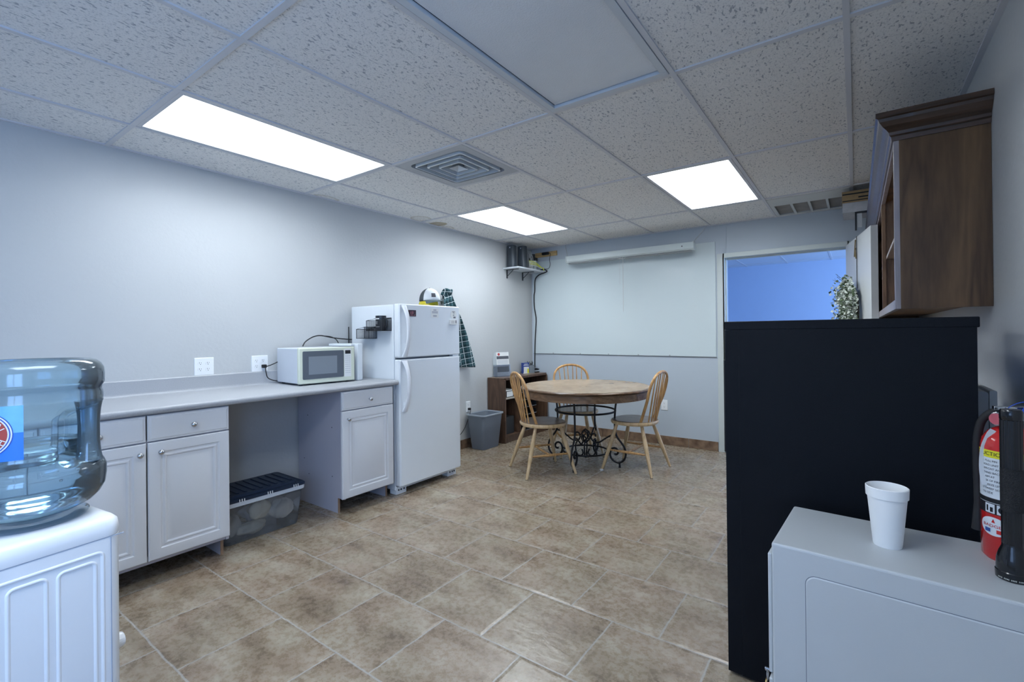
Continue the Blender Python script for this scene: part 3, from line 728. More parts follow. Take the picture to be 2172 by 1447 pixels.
def fhandle(parent, z0, z1, down):
    zm = (z0+z1)/2; hl = (z1-z0)/2; ring = []
    pts = []
    for i in range(25):
        u = -1+2*i/24
        bow = 1-abs(u)**2.6
        pts.append((u, bow))
    rings = []
    for u, bow in pts:
        z = zm+u*hl; x = 0.632+fx+0.062*bow; wdt = 0.017+0.008*abs(u)**3; dep = 0.010+0.010*abs(u)**4
        yc = a+0.048-0.004*bow
        rings.append([(x+dep*math.cos(2*PI*k/14), yc+wdt*math.sin(2*PI*k/14), z) for k in range(14)])
    m_ = MB(); m_.rings(rings); return m_.build('handle', M_cool, parent, smooth=60)
fhandle(upo, 1.082, 1.488, True); fhandle(loo, 0.655, 1.058, False)
mb = MB(); mb.box(0.50+fx, a+0.005, 0.0, 0.575+fx, a+0.11, 0.062); mb.box(0.50+fx, b-0.11, 0.0, 0.575+fx, b-0.005, 0.062)
build_each(mb, 'foot_bracket', M_white, t, bevel=0.004)
mb = MB()
for yy in (a+0.03, a+0.055, a+0.085, b-0.03, b-0.055, b-0.085): mb.cyl((0.5745+fx, yy, 0.035), (0.5765+fx, yy, 0.035), 0.007, n=10)
build_each(mb, 'screw', M_dark, t)
MB().box(0.52+fx, a+0.11, 0.05, 0.56+fx, b-0.11, 0.10).build('base_grille', M_dark, t)
mb = MB(); mb.box(0.585+fx, b-0.085, 1.0645, 0.625+fx, b-0.008, 1.0775); mb.build('hinge', M_white, t)
# hooks under the fridge front for wheels hidden
# magnets and papers on the freezer door
XM = 0.6345
def flat_tag(name, label, cat, y0, y1, z0, z1, m, th=0.002, parts=(), r=0.0, group=None):
    t = thing(name, label, cat, (XM, (y0+y1)/2, (z0+z1)/2), 0, group)
    hy, hz = (y1-y0)/2, (z1-z0)/2
    mb = MB()
    if r: mb.prism(rrect(-hy, -hz, hy, hz, r), 0, th, 'x')
    else: mb.box(0, -hy, -hz, th, hy, hz)
    mb.build('backing', m, t)
    for nm, m2, rects, txts in parts:
        p = MB()
        for q in rects: p.box(th, q[0]*hy, q[2]*hz, th+0.0004, q[1]*hy, q[3]*hz)
        for tx, sz, ty, tz in txts: text_on(p, tx, sz, lambda u, v: (th+0.0008, u+ty*hy, v+tz*hz))
        p.build(nm, m2, t)
    return t
M_photo = mat('dark_red_photo', (0.05, 0.018, 0.025), 0.4, noise=0.6, nscale=60)
M_pink = mat('faded_pink_print', (0.35, 0.12, 0.14), 0.5); M_ink = mat('grey_ink', (0.16, 0.17, 0.20), 0.6); M_fadeink = mat('faded_ink', (0.42, 0.44, 0.50), 0.6)
flat_tag('photo_magnet', 'small dark red photo magnet beside the freezer handle', 'magnet', 2.556, 2.636, 1.404, 1.455, M_photo,
         parts=[('print', M_pink, [(-0.5, -0.35, -0.4, 0.5), (-0.15, 0.0, -0.6, 0.7), (0.1, 0.3, -0.2, 0.6), (0.4, 0.75, -0.7, -0.5), (-0.8, 0.2, -0.75, -0.65)], [])])
flat_tag('notice_sheet', 'pale printed notice stuck at the top middle of the freezer door', 'paper', 2.805, 2.890, 1.400, 1.474, M_paper,
         parts=[('print', M_fadeink, [(-0.4, 0.4, 0.55, 0.85), (-0.8, 0.8, 0.1, 0.4), (-0.8, 0.8, -0.1, 0.0), (-0.5, 0.5, -0.8, -0.45)], [])])
flat_tag('round_magnet', 'white rounded magnet with a 2, at the top right of the freezer door', 'magnet', 3.040, 3.112, 1.392, 1.466, M_paper, r=0.030,
         parts=[('print', M_ink, [(-0.1, 0.7, -0.85, -0.45), (-0.5, 0.5, 0.62, 0.75)], [('2', 0.045, 0, 0.1)])])
flat_tag('clip_magnet', 'white plastic clip magnet below the round one on the freezer door', 'magnet', 3.026, 3.110, 1.342, 1.386, M_paper, th=0.014, r=0.006,
         parts=[('print', M_ink, [(-0.75, -0.68, -0.6, 0.6), (-0.4, -0.33, -0.6, 0.6), (-0.05, 0.02, -0.6, 0.6), (0.45, 0.7, -0.4, 0.7)], [])])
# wire baskets on the fridge side
def basket(name, label, x0, x1, z0, z1, dep):
    t = thing(name, label, 'basket', ((x0+x1)/2, FY0, z0), 0, 'black mesh baskets on the refrigerator side')
    hx = (x1-x0)/2; h = z1-z0
    m_ = MB(); m_.box(-hx, -dep, 0, hx, -dep+0.0008, h*0.8); m_.box(-hx, -dep, 0, -hx+0.0008, 0, h*0.8); m_.box(hx-0.0008, -dep, 0, hx, 0, h*0.8); m_.box(-hx, -dep, 0, hx, -0.001, 0.001); m_.box(-hx, -0.003, 0, hx, -0.002, h)
    m_.build('mesh_side', M_mesh, t)
    r = MB(); top = [(-hx, -0.002, h), (-hx, -dep, h*0.8), (hx, -dep, h*0.8), (hx, -0.002, h)]
    r.tube(top, 0.0022, 6, closed=True); r.tube([(-hx, -0.002, 0), (-hx, -dep, 0), (hx, -dep, 0), (hx, -0.002, 0)], 0.0022, 6, closed=True)
    for sx in (-hx, hx): r.tube([(sx, -dep, 0), (sx, -dep, h*0.8)], 0.002, 6); r.tube([(sx, -0.002, 0), (sx, -0.002, h)], 0.002, 6)
    r.build('rim', M_black, t)
    return t
basket('mesh_basket', 'lower empty mesh basket on the refrigerator side', 0.205, 0.365, 1.232, 1.325, 0.080)
basket('mesh_basket', 'upper black mesh basket holding a dark mug, on the refrigerator side', 0.355, 0.545, 1.292, 1.392, 0.095)
t = thing('mug', 'black mug with white lettering standing in the upper mesh basket', 'mug', (0.478, FY0-0.050, 1.295))
MB().lathe([(0.036, 0), (0.040, 0.006), (0.041, 0.115), (0.038, 0.115), (0.037, 0.01), (0.0005, 0.01)], 28).build('cup_body', mat('mug_glaze', (0.03, 0.035, 0.045), 0.3), t, smooth=True)
hd = MB(); hd.tube(catmull([(0.040, 0.0, 0.095), (0.062, 0.0, 0.092), (0.072, 0.0, 0.060), (0.060, 0.0, 0.028), (0.040, 0.0, 0.022)], 5), 0.006, 8); hd.build('handle', MATS['mug_glaze'], t, smooth=True)
def mugmap(u, v): a_ = -PI/2+0.15+u/0.0415; return (0.0415*math.cos(a_), 0.0415*math.sin(a_), 0.06+v)
lines = MB()
for (u0, u1, v0, v1) in [(-0.020, 0.018, 0.027, 0.034), (-0.014, -0.010, -0.010, 0.012), (-0.006, 0.004, 0.006, 0.010), (-0.004, 0.0, -0.012, 0.006), (-0.018, 0.022, -0.034, -0.031)]:
    P = [mugmap(u0+(u1-u0)*i/6, v0) for i in range(7)]+[mugmap(u1-(u1-u0)*i/6, v1) for i in range(7)]
    lines.add(P, [(i, i+1, 12-i, 13-i) for i in range(6)])
lines.build('print', M_paper, t)
# cap, yellow band and shirt
t = thing('trucker_cap', 'grey and white trucker cap lying on top of the refrigerator', 'cap', (0.42, 3.000, 1.556), math.radians(-8))
def dome(th0, th1, m_, name, r=0.092):
    mb = MB()
    mb.grid(lambda u, v: (lambda th, ph: (r*1.05*math.cos(ph)*math.cos(th), r*0.98*math.cos(ph)*math.sin(th), 0.115*math.sin(ph)**0.9))(th0+(th1-th0)*u, v*PI/2*0.99), 24, 10)
    return mb.build(name, m_, t, smooth=True, solid=0.002)
M_capg = mat('cap_mesh_grey', (0.07, 0.085, 0.095), 0.8, bump=0.4, bscale=500); M_capw = mat('cap_white', (0.80, 0.83, 0.84), 0.8)
dome(math.radians(-75), math.radians(75), M_capw, 'front_panel'); dome(math.radians(75), math.radians(285), M_capg, 'mesh_back')
mb = MB()
mb.grid(lambda u, v: (lambda th: ((0.092+v*0.075*math.cos(th*0.9)**0.6)*1.05*math.cos(th) if abs(th) < 1.2 else 0.092*1.05*math.cos(th), 0.094*math.sin(th)*(1-0.05*v), 0.002-0.022*v*v+0.012*v*math.cos(th*1.2)-0.012*abs(math.sin(th))*v))(-1.15+2.3*u), 20, 8)
mb.build('visor', mat('cap_visor', (0.12, 0.16, 0.17), 0.7), t, smooth=True, solid=0.003)
mb = MB(); mb.grid(lambda u, v: (lambda th, ph: (0.0945*1.05*math.cos(ph)*math.cos(th), 0.0945*0.98*math.cos(ph)*math.sin(th), 0.118*math.sin(ph)**0.9))(-0.05-0.45*u, 0.22+0.32*v), 6, 6); mb.build('patch', mat('cap_patch', (0.09, 0.09, 0.10), 0.7), t, smooth=True)
MB().lathe([(0.008, 0), (0.007, 0.004), (0.0005, 0.006)], 12, (0, 0, 0.114)).build('button', M_capg, t, smooth=True)
t = thing('yellow_tin', 'round yellow tin under the cap on top of the refrigerator', 'tin', (0.42, 2.985, 1.500))
mb = MB(); mb.lathe([(0.075, 0), (0.086, 0.006), (0.088, 0.030), (0.080, 0.050), (0.0005, 0.056)], 32); mb.build('dome', mat('yellow_enamel', (0.72, 0.60, 0.03), 0.25, coat=0.4), t, smooth=True)
mb = MB(); mb.lathe([(0.089, 0.0), (0.098, 0.002), (0.098, 0.008), (0.089, 0.012)], 32, close=True); mb.build('rim', M_black, t, smooth=True)
# plaid shirt on a wall hook beyond the fridge
t = thing('plaid_shirt', 'dark green and white plaid shirt hanging beside the refrigerator', 'shirt', (0.02, 3.60, 1.66))
HK = bpy.data.objects
mb = MB()
def shirt(u, v):
    y_half = 0.05+0.26*min(1, v*1.02)
    y = (u-0.5)*2*y_half+0.10*v+0.01
    x = 0.045+0.028*math.sin(u*19+v*3)*min(1, v*3)+0.02*math.sin(u*7.0)*v
    z = 0.03-v*0.78 - 0.05*math.sin(u*PI)*0 - 0.035*abs(u-0.35)*v
    return (x, y, z)
mb.grid(shirt, 40, 30)
me_ob = mb.build('cloth', M_plaid, t, smooth=True, solid=0.003)
uvl = me_ob.data.uv_layers.new(name='UVMap')
for p in me_ob.data.polygons:
    for li in p.loop_indices:
        co = me_ob.data.vertices[me_ob.data.loops[li].vertex_index].co
        uvl.data[li].uv = (co.y*19+co.z*5, co.z*15-co.y*4)
mb = MB(); mb.tube(catmull([(0.02, -0.05, 0.0), (0.05, -0.04, 0.05), (0.075, 0.0, 0.04), (0.06, 0.05, 0.045), (0.02, 0.06, 0.0)], 6), [0.022]*25, 8, flat=0.5)
cl = mb.build('collar', M_plaid, t, smooth=True)
uvl = cl.data.uv_layers.new(name='UVMap')
for p in cl.data.polygons:
    for li in p.loop_indices:
        co = cl.data.vertices[cl.data.loops[li].vertex_index].co; uvl.data[li].uv = (co.y*20, co.z*20)
t = thing('wall_hook', 'small metal wall hook holding the plaid shirt', 'hook', (0, 3.60, 1.66))
mb = MB(); mb.box(0, -0.012, -0.03, 0.004, 0.012, 0.03); mb.tube(catmull([(0.003, 0, 0.01), (0.035, 0, 0.0), (0.045, 0, 0.02)], 5), 0.004, 8); mb.build('hook_body', M_chrome, t)

# ------------------------------------------------------------------ microwave
MA = -0.075
t = thing('microwave', 'small white microwave with cream front frame on the counter', 'microwave', (0.375, 1.790, 0.909), MA)
# local: x' toward the room (front at x=0), y' along the wall
wd, dp, z0, z1 = 0.430, 0.345, 0.012, 0.262
MB().box(-dp, 0, z0, -0.022, wd, z1).build('casing', mat('microwave_casing', (0.66, 0.70, 0.76), 0.4), t, bevel=0.006)
mb = MB(); mb.rings([[(-0.022, y, z) for y, z in rrect(-0.001, z0-0.002, wd+0.001, z1+0.002, 0.006)], [(-0.006, y, z) for y, z in rrect(-0.001, z0-0.002, wd+0.001, z1+0.002, 0.006)], [(0.0, y, z) for y, z in rrect(0.006, z0+0.004, wd-0.006, z1-0.004, 0.006)]])
mb.build('front_frame', M_cream, t, smooth=25)
mb = MB(); mb.rings([[(-0.001, y, z) for y, z in rrect(0.026, z0+0.030, 0.338, z1-0.022, 0.008)], [(0.003, y, z) for y, z in rrect(0.026, z0+0.030, 0.338, z1-0.022, 0.008)]])
dr = mb.build('door', M_smoke, t)
MB().box(0.0031, 0.068, z0+0.062, 0.0036, 0.284, z1-0.060).build('window', M_window, dr)
mb = MB(); mb.rings([[(-0.001, y, z) for y, z in rrect(0.344, z0+0.028, 0.400, z1-0.012, 0.004)], [(0.0015, y, z) for y, z in rrect(0.344, z0+0.028, 0.400, z1-0.012, 0.004)]])
cp = mb.build('control_panel', M_paper, t)
MB().box(0.0016, 0.350, z1-0.050, 0.003, 0.394, z1-0.024).build('display', M_black, cp)
mb = MB()
for r_ in range(9):
    for c_ in range(3):
        yy = 0.352+c_*0.015; zz = z1-0.070-r_*0.0155
        mb.box(0.0016, yy, zz, 0.0020, yy+0.009, zz+0.004)
build_each(mb, 'button', M_fadeink, cp)
mb = MB()
for yy in (0.02, wd-0.05):
    for xx in (-dp+0.03, -0.05): mb.cyl((xx, yy+0.015, 0), (xx, yy+0.015, 0.013), 0.012, n=12)
build_each(mb, 'foot', M_black, t)
t = thing('narrow_box', 'narrow white box standing between the microwave and the refrigerator', 'box', (0.048, 2.262, 0.909))
MB().box(0.0, 0.0, 0, 0.335, 0.048, 0.285).build('carton', M_white, t, bevel=0.006, seg=3)
MB().box(-0.0, -0.03, 0.266, 0.30, 0.001, 0.284).build('lid_flap', M_white, t, bevel=0.003)
# cables
def cable(name, label, pts, r, m=M_rubber, k=8, cat='cable', group=None):
    o = MB().tube(catmull(pts, k), r, 8).build(name, m, None, smooth=60)
    return tag(o, label, cat, group)
cable('cable', 'thin black cord arching above the microwave to behind the refrigerator', [(0.10, 1.98, 1.180), (0.09, 2.01, 1.215), (0.08, 2.08, 1.250), (0.06, 2.16, 1.258), (0.04, 2.27, 1.240), (0.02, 2.42, 1.225), (0.015, 2.52, 1.22)], 0.0045)
cable('cable', 'second black cord dropping behind the narrow white box', [(0.05, 2.17, 1.256), (0.05, 2.26, 1.245), (0.045, 2.32, 1.20), (0.03, 2.335, 1.10), (0.03, 2.34, 0.925)], 0.0035)
tag(MB().cyl((0.012, 2.445, 0.95), (0.012, 2.445, 1.33), 0.004, n=8).build('vertical_cord', M_rubber), 'black cord running straight up behind the refrigerator side', 'cable')

# outlets
def outlet(name, label, x, y, z, gang, wall='left', plug=False):
    t = thing(name, label, 'outlet', (x, y, z), 0 if wall == 'left' else -PI/2)
    hw = 0.058 if gang == 2 else 0.036
    mb = MB(); mb.rings([[(0, yy, zz) for yy, zz in rrect(-hw, -0.058, hw, 0.058, 0.004)], [(0.004, yy, zz) for yy, zz in rrect(-hw, -0.058, hw, 0.058, 0.004)], [(0.006, yy, zz) for yy, zz in rrect(-hw+0.003, -0.055, hw-0.003, 0.055, 0.003)]])
    mb.build('plate', M_plate, t)
    for gx_ in ((-0.023, 0.023) if gang == 2 else (0.0,)):
        for gz in (-0.020, 0.020):
            o = MB(); o.prism([(gx_+0.016*math.cos(a_), gz+0.014*max(-0.8, min(0.8, 1.1*math.sin(a_)))) for a_ in [2*PI*i/20 for i in range(20)]], 0.0055, 0.0072, 'x')
            ob = o.build('receptacle', M_plate, t)
            s_ = MB(); s_.box(0.0073, gx_-0.0065, gz, 0.0076, gx_-0.0045, gz+0.009); s_.box(0.0073, gx_+0.0045, gz+0.001, 0.0076, gx_+0.0062, gz+0.008); s_.cyl((0.0073, gx_, gz-0.006), (0.0076, gx_, gz-0.006), 0.0024, n=8)
            build_each(s_, 'slot', M_dark, ob)
    return t
outlet('wall_outlet', 'white four-socket outlet on the wall above the counter, nothing plugged in', 0, 1.342, 1.063, 2)
outlet('wall_outlet', 'white four-socket outlet left of the microwave with a plug in it', 0, 1.704, 1.061, 2)
outlet('wall_outlet', 'low white outlet above the waste bin with a black plug', 0, 3.976, 0.448, 1)
outlet('wall_outlet', 'low white outlet on the far wall behind the right chair', 1.762, YF, 0.440, 1, 'far')
def plug(name, label, x, y, z, pts, r=0.0035):
    t = thing(name, label, 'plug', (x, y, z))
    MB().box(0, -0.014, -0.012, 0.028, 0.014, 0.012).build('plug_body', M_rubber, t, bevel=0.004)
    MB().tube(catmull(pts, 8), r, 8).build('cord', M_rubber, t, smooth=60)
plug('power_plug', 'black plug and cord running from the outlet to the microwave', 0.0078, 1.727, 1.041, [(0.027, 0, -0.002), (0.04, 0.01, 0.0), (0.04, 0.05, 0.012), (0.03, 0.10, 0.03)])
cable('appliance_cord', 'grey-black cord loop hanging from the outlet behind the microwave', [(0.038, 1.727, 1.035), (0.045, 1.728, 1.00), (0.040, 1.745, 0.955), (0.035, 1.80, 0.93), (0.035, 1.86, 0.922)], 0.0035)
plug('power_plug', 'black plug in the low outlet above the waste bin', 0.0078, 3.976, 0.424, [(0.027, 0, -0.003), (0.036, -0.01, -0.03), (0.03, -0.05, -0.12), (0.025, -0.12, -0.22), (0.02, -0.25, -0.30), (0.02, -0.45, -0.34)])

# ------------------------------------------------------------------ storage tote
t = thing('storage_tote', 'clear plastic storage tote with navy lid under the counter', 'storage bin', (0.30, 1.508, 0), 0.0)
def tote_ring(z, ex, ey, r=0.03): return [(x, y, z) for x, y in rrect(-ex, -ey, ex, ey, r)]
mb = MB(); mb.rings([tote_ring(0.002, 0.150, 0.225), tote_ring(0.03, 0.155, 0.232), tote_ring(0.235, 0.176, 0.248), tote_ring(0.24, 0.188, 0.258), tote_ring(0.268, 0.190, 0.260)], True, False)
mb.build('tub', M_tote, t, smooth=35)
mb = MB(); mb.rings([tote_ring(0.236, 0.1885, 0.2585), tote_ring(0.261, 0.1905, 0.2605)], False, False); mb.build('rim', mat('tote_rim', (0.55, 0.60, 0.66), 0.4), t)
mb = MB(); mb.rings([tote_ring(0.262, 0.193, 0.263), tote_ring(0.275, 0.193, 0.263), tote_ring(0.281, 0.186, 0.256), tote_ring(0.274, 0.168, 0.238), tote_ring(0.276, 0.150, 0.225), tote_ring(0.292, 0.146, 0.221)], True, True)
lid = mb.build('lid', M_navy, t, smooth=30)
mb = MB()
for i in range(9): mb.box(-0.12, -0.20+i*0.048, 0.291, 0.12, -0.185+i*0.048, 0.296)
build_each(mb, 'lid_rib', M_navy, lid)
mb = MB()
for yc in (-0.15, 0.02, 0.19):
    for k in range(3): mb.box(0.1925, yc+k*0.014-0.02, 0.262, 0.1950, yc+k*0.014-0.015, 0.278)
build_each(mb, 'latch_mark', M_paper, lid)
def lump(name, label, cat, c, r, col, seed, squash=(1,1,1)):
    rnd = random.Random(seed); mb = MB(); ph = [rnd.uniform(0, 6.28) for _ in range(6)]
    def fn(u, v):
        th = 2*PI*u; p = PI*v; k = 1+0.13*math.sin(3*th+ph[0])*math.sin(p)+0.10*math.sin(5*p+ph[1]+2*th)*math.sin(p)+0.07*math.sin(7*th+ph[2]+3*p)*math.sin(p)
        return (c[0]+r*k*squash[0]*math.sin(p)*math.cos(th), c[1]+r*k*squash[1]*math.sin(p)*math.sin(th), c[2]+r*k*squash[2]*math.cos(p))
    mb.grid(fn, 28, 16); o = mb.build(name, mat('cloth_'+str(col), col, 0.9, bump=0.6, bscale=40), None, smooth=70)
    return tag(o, label, cat)
lump('white_bundle', 'white wrapped bundle at the right end inside the clear tote', 'bundle', (0.385, 1.655, 0.110), 0.070, (0.90, 0.92, 0.93), 3, (0.8, 1.1, 0.9))
lump('beige_bundle', 'beige cloth bundle in the middle of the clear tote', 'bundle', (0.385, 1.50, 0.150), 0.064, (0.80, 0.76, 0.64), 5, (0.8, 1.05, 0.95))
lump('cream_bag', 'crumpled cream bag at the bottom of the clear tote', 'bag', (0.395, 1.455, 0.052), 0.060, (0.76, 0.73, 0.64), 8, (0.75, 1.5, 0.62))
lump('grey_bundle', 'grey cloth bundle at the left end inside the clear tote', 'bundle', (0.36, 1.345, 0.085), 0.058, (0.5, 0.52, 0.54), 9, (0.9, 0.95, 1.1))
lump('pale_cloth', 'pale folded cloth behind the others inside the clear tote', 'cloth', (0.26, 1.58, 0.105), 0.085, (0.62, 0.64, 0.65), 12, (0.8, 1.6, 0.9))

# ------------------------------------------------------------------ water cooler and bottle
CC = (1.912, 0.239); CR = math.radians(8)
t = thing('water_cooler', 'white water cooler cabinet in the left foreground, blue bottle on top', 'water cooler', (CC[0], CC[1], 0), CR)
TX0, TX1, TY0, TY1, TZ = -0.160, 0.160, -0.215, 0.117, 0.832
body = [(z, i, r) for z, i, r in ((0.0, 0.006, 0.03), (0.02, 0.0, 0.032), (TZ-0.045, 0.0, 0.032))]
mb = MB(); mb.rings([[(x, y, z) for x, y in rrect(TX0+i, TY0+i, TX1-i, TY1-i, r, 6)] for z, i, r in body]); mb.build('body', M_cool, t, smooth=30)
mb = MB(); pr2 = [(TZ-0.043, 0.000), (TZ-0.030, -0.0015), (TZ-0.010, 0.001), (TZ-0.002, 0.008), (TZ, 0.018)]
rs = [[(x, y, z) for x, y in rrect(TX0+i, TY0+i, TX1-i, TY1-i, 0.034, 6)] for z, i in pr2]
mb.rings(rs, True, True); mb.build('top_cover', M_cool, t, smooth=50)
mb = MB()
def embossed(y0, y1, z0, z1):
    rs = [[(TX1+h, y, z) for y, z in rrect(y0+i, z0+i, y1-i, z1-i, max(0.004, 0.016-i), 6)] for h, i in ((-0.001, 0), (0.0028, 0.003), (0.0028, 0.006), (-0.0005, 0.010))]
    mb.rings(rs, False, False)
embossed(-0.175, -0.100, 0.05, 0.745); embossed(-0.090, -0.020, 0.05, 0.745); embossed(-0.010, 0.066, 0.05, 0.745); embossed(-0.190, 0.080, 0.03, 0.762)
mb.build('side_panel_relief', M_cool, t, smooth=60)
mb = MB(); mb.box(TX1-0.001, TY0+0.03, TZ-0.0455, TX1+0.0004, TY1-0.0, TZ-0.0435); mb.box(TX1-0.001, 0.0905, 0.02, TX1+0.0003, 0.0920, TZ-0.046)
mb.build('seam', mat('seam_shadow', (0.35, 0.40, 0.50), 0.6), t)
mb = MB(); mb.cyl((0.10, TY1-0.002, 0.50), (0.10, TY1+0.022, 0.50), 0.020, 0.017, n=20); mb.build('tap_knob', M_cool, t, bevel=0.004)
mb = MB(); mb.lathe([(0.100, TZ-0.001), (0.104, TZ+0.006), (0.096, TZ+0.010), (0.070, TZ+0.004), (0.030, TZ+0.002)], 40); mb.build('bottle_seat', M_acryl, t, smooth=True)

JB = TZ+0.012
t = thing('water_bottle', 'large blue-tinted water bottle with grip, upside down on the cooler', 'water bottle', (CC[0], CC[1], JB), 0)
GA = math.radians(-12)   # centre of the grip notch, seen at the bottle's right side
camdir = math.atan2(-CC[1], 3.506-CC[0])
GA = camdir+math.radians(62)
prof = [(0.0, 0.030), (0.004, 0.060), (0.010, 0.088), (0.022, 0.112), (0.036, 0.125), (0.055, 0.1345), (0.080, 0.1375), (0.100, 0.1370), (0.112, 0.1325), (0.118, 0.1285), (0.125, 0.1285), (0.140, 0.1310),
        (0.150, 0.1325), (0.158, 0.1290), (0.166, 0.1290), (0.180, 0.1315), (0.200, 0.132), (0.230, 0.132), (0.262, 0.132), (0.285, 0.1315), (0.292, 0.1290), (0.300, 0.1300), (0.308, 0.1345), (0.330, 0.1350), (0.345, 0.1335), (0.356, 0.128), (0.364, 0.119), (0.368, 0.108), (0.3675, 0.098), (0.362, 0.088), (0.360, 0.05), (0.360, 0.002)]
def sm(x): x = max(0, min(1, x)); return x*x*(3-2*x)
def jugpt(r, z, th, inset=0.0):
    d = (th-GA+PI) % (2*PI)-PI
    wz = sm((z-0.118)/0.022)*sm((0.262-z)/0.040)
    half = math.radians(44)
    wt = sm((half-abs(d))/math.radians(13))
    rr = r-inset
    if wz*wt > 0: rr = rr-(0.068)*wz*wt
    return (rr*math.cos(th), rr*math.sin(th), z)
n = 120
zs = []
for i in range(len(prof)-1):
    z0_, r0_ = prof[i]; z1_, r1_ = prof[i+1]; k = max(1, int(abs(z1_-z0_)/0.006))
    for j in range(k): zs.append((z0_+(z1_-z0_)*j/k, r0_+(r1_-r0_)*j/k))
zs.append(prof[-1])
mb = MB(); mb.rings([[jugpt(r, z, 2*PI*i/n) for i in range(n)] for z, r in zs], True, True)
mb.build('bottle_body', M_jug, t, smooth=60)
mb = MB()
wl = 0.172
wz_ = [(z, r) for z, r in zs if z <= wl and r > 0.03]
rings = [[jugpt(r, z, 2*PI*i/n, 0.004) for i in range(n)] for z, r in wz_]
mb.rings(rings, True, True)
mb.build('water', M_water, t, smooth=60)
mb = MB(); gr = 0.113
pts = [(gr*math.cos(GA), gr*math.sin(GA), 0.120+0.145*i/14) for i in range(15)]
rr_ = [0.021+0.006*abs(2*i/14-1)**3 for i in range(15)]
mb.tube(pts, rr_, 20); mb.build('grip', M_jug, t, smooth=60)
# label: sky / water print with a round red badge (words cut by the picture edge)
def jm(u, v, h=0.0): a_ = camdir+math.radians(11.5)+u/0.1335; return ((0.1335+h)*math.cos(a_), (0.1335+h)*math.sin(a_), 0.212+v)
def patch(mb, u0, u1, v0, v1, h, nu=24): mb.grid(lambda a_, b_: jm(u0+(u1-u0)*a_, v0+(v1-v0)*b_, h), nu, 2)
UR = -0.038
mb = MB(); patch(mb, UR-0.125, UR, 0.004, 0.062, 0.0); lab = mb.build('label', mat('label_sky_blue', (0.16, 0.45, 0.88), 0.35, noise=0.2, nscale=30), t, smooth=True)
mb = MB(); patch(mb, UR-0.125, UR, -0.056, 0.004, 0.0); mb.build('label_water', mat('label_deep_blue', (0.03, 0.19, 0.70), 0.35), lab, smooth=True)
def disc(mb, cu, cv, r, h, n=48):
    mb.rings([[jm(cu+r*k*math.cos(2*PI*i/n), cv+r*k*math.sin(2*PI*i/n), h) for i in range(n)] for k in (1, 0.8, 0.6, 0.4, 0.2, 0.04)], False, True)
cu, cv = UR-0.065, 0.002
M_lw = mat('label_white', (0.75, 0.78, 0.9), 0.4); M_lb = mat('label_navy', (0.03, 0.08, 0.42), 0.4); M_lr = mat('label_red', (0.42, 0.055, 0.035), 0.4)
for k, (r, m_) in enumerate(((0.0495, M_lb), (0.048, M_lw), (0.0455, M_lb), (0.0435, M_lw), (0.041, M_lr))):
    mb = MB(); disc(mb, cu, cv, r, 0.0006+0.0003*k); mb.build('badge', m_, lab, smooth=True)
mb = MB()
for ch, ang, rr, sz in (('N', 28, 0.031, 0.020), ('H', -28, 0.034, 0.018), ('O', 2, 0.014, 0.016), ('S', 60, 0.032, 0.018), ('C', -55, 0.033, 0.016), ('T', -84, 0.033, 0.016)):
    A_ = math.radians(ang); text_on(mb, ch, sz, lambda u, v: jm(u, v, 0.0024), rot=A_-PI/2, dx=cu+rr*math.cos(A_), dy=cv+rr*math.sin(A_))
mb.build('badge_lettering', M_lw, lab)

# ------------------------------------------------------------------ bookcase in the far left corner
BY0, BY1, BXF, BH = 4.315, 5.235, 0.262, 0.742
t = thing('bookcase', 'low brown wood-grain bookcase in the far left corner', 'bookcase', (0.01, BY0, 0))
bw = BY1-BY0; bx = BXF-0.01
mb = MB(); mb.prism([(0, 0), (bx, 0), (bx, BH-0.03), (bx-0.012, BH-0.012), (bx-0.03, BH-0.001), (0, BH-0.001)], 0, 0.020, 'y'); mb.build('side_panel', M_book, t)
mb = MB(); mb.prism([(0, 0), (bx, 0), (bx, BH-0.03), (bx-0.012, BH-0.012), (bx-0.03, BH-0.001), (0, BH-0.001)], bw-0.020, bw, 'y'); mb.build('side_panel', M_book, t)
MB().box(0, 0.0, BH-0.001, bx-0.012, bw, BH+0.003).build('top', M_booktop, t, bevel=0.001)
MB().box(0, 0.020, BH-0.022, bx-0.004, bw-0.020, BH-0.0015).build('top_board', M_book, t)
MB().box(0, 0.020, 0.0, 0.008, bw-0.020, BH-0.022).build('back_panel', mat('dark_back', (0.03, 0.02, 0.016), 0.7), t)
MB().box(0.008, 0.020, 0.060, bx-0.004, bw-0.020, 0.080).build('bottom_shelf', M_book, t)
MB().box(bx-0.03, 0.020, 0.0, bx-0.012, bw-0.020, 0.060).build('kick_board', M_book, t)
sh = MB().box(0.008, 0.020, 0.500, bx-0.006, 0.300, 0.516).build('shelf', mat('pale_shelf_edge', (0.45, 0.40, 0.34), 0.5), t)
MB().box(0.008, 0.300, 0.080, bx-0.004, 0.318, BH-0.022).build('divider', M_book, t)
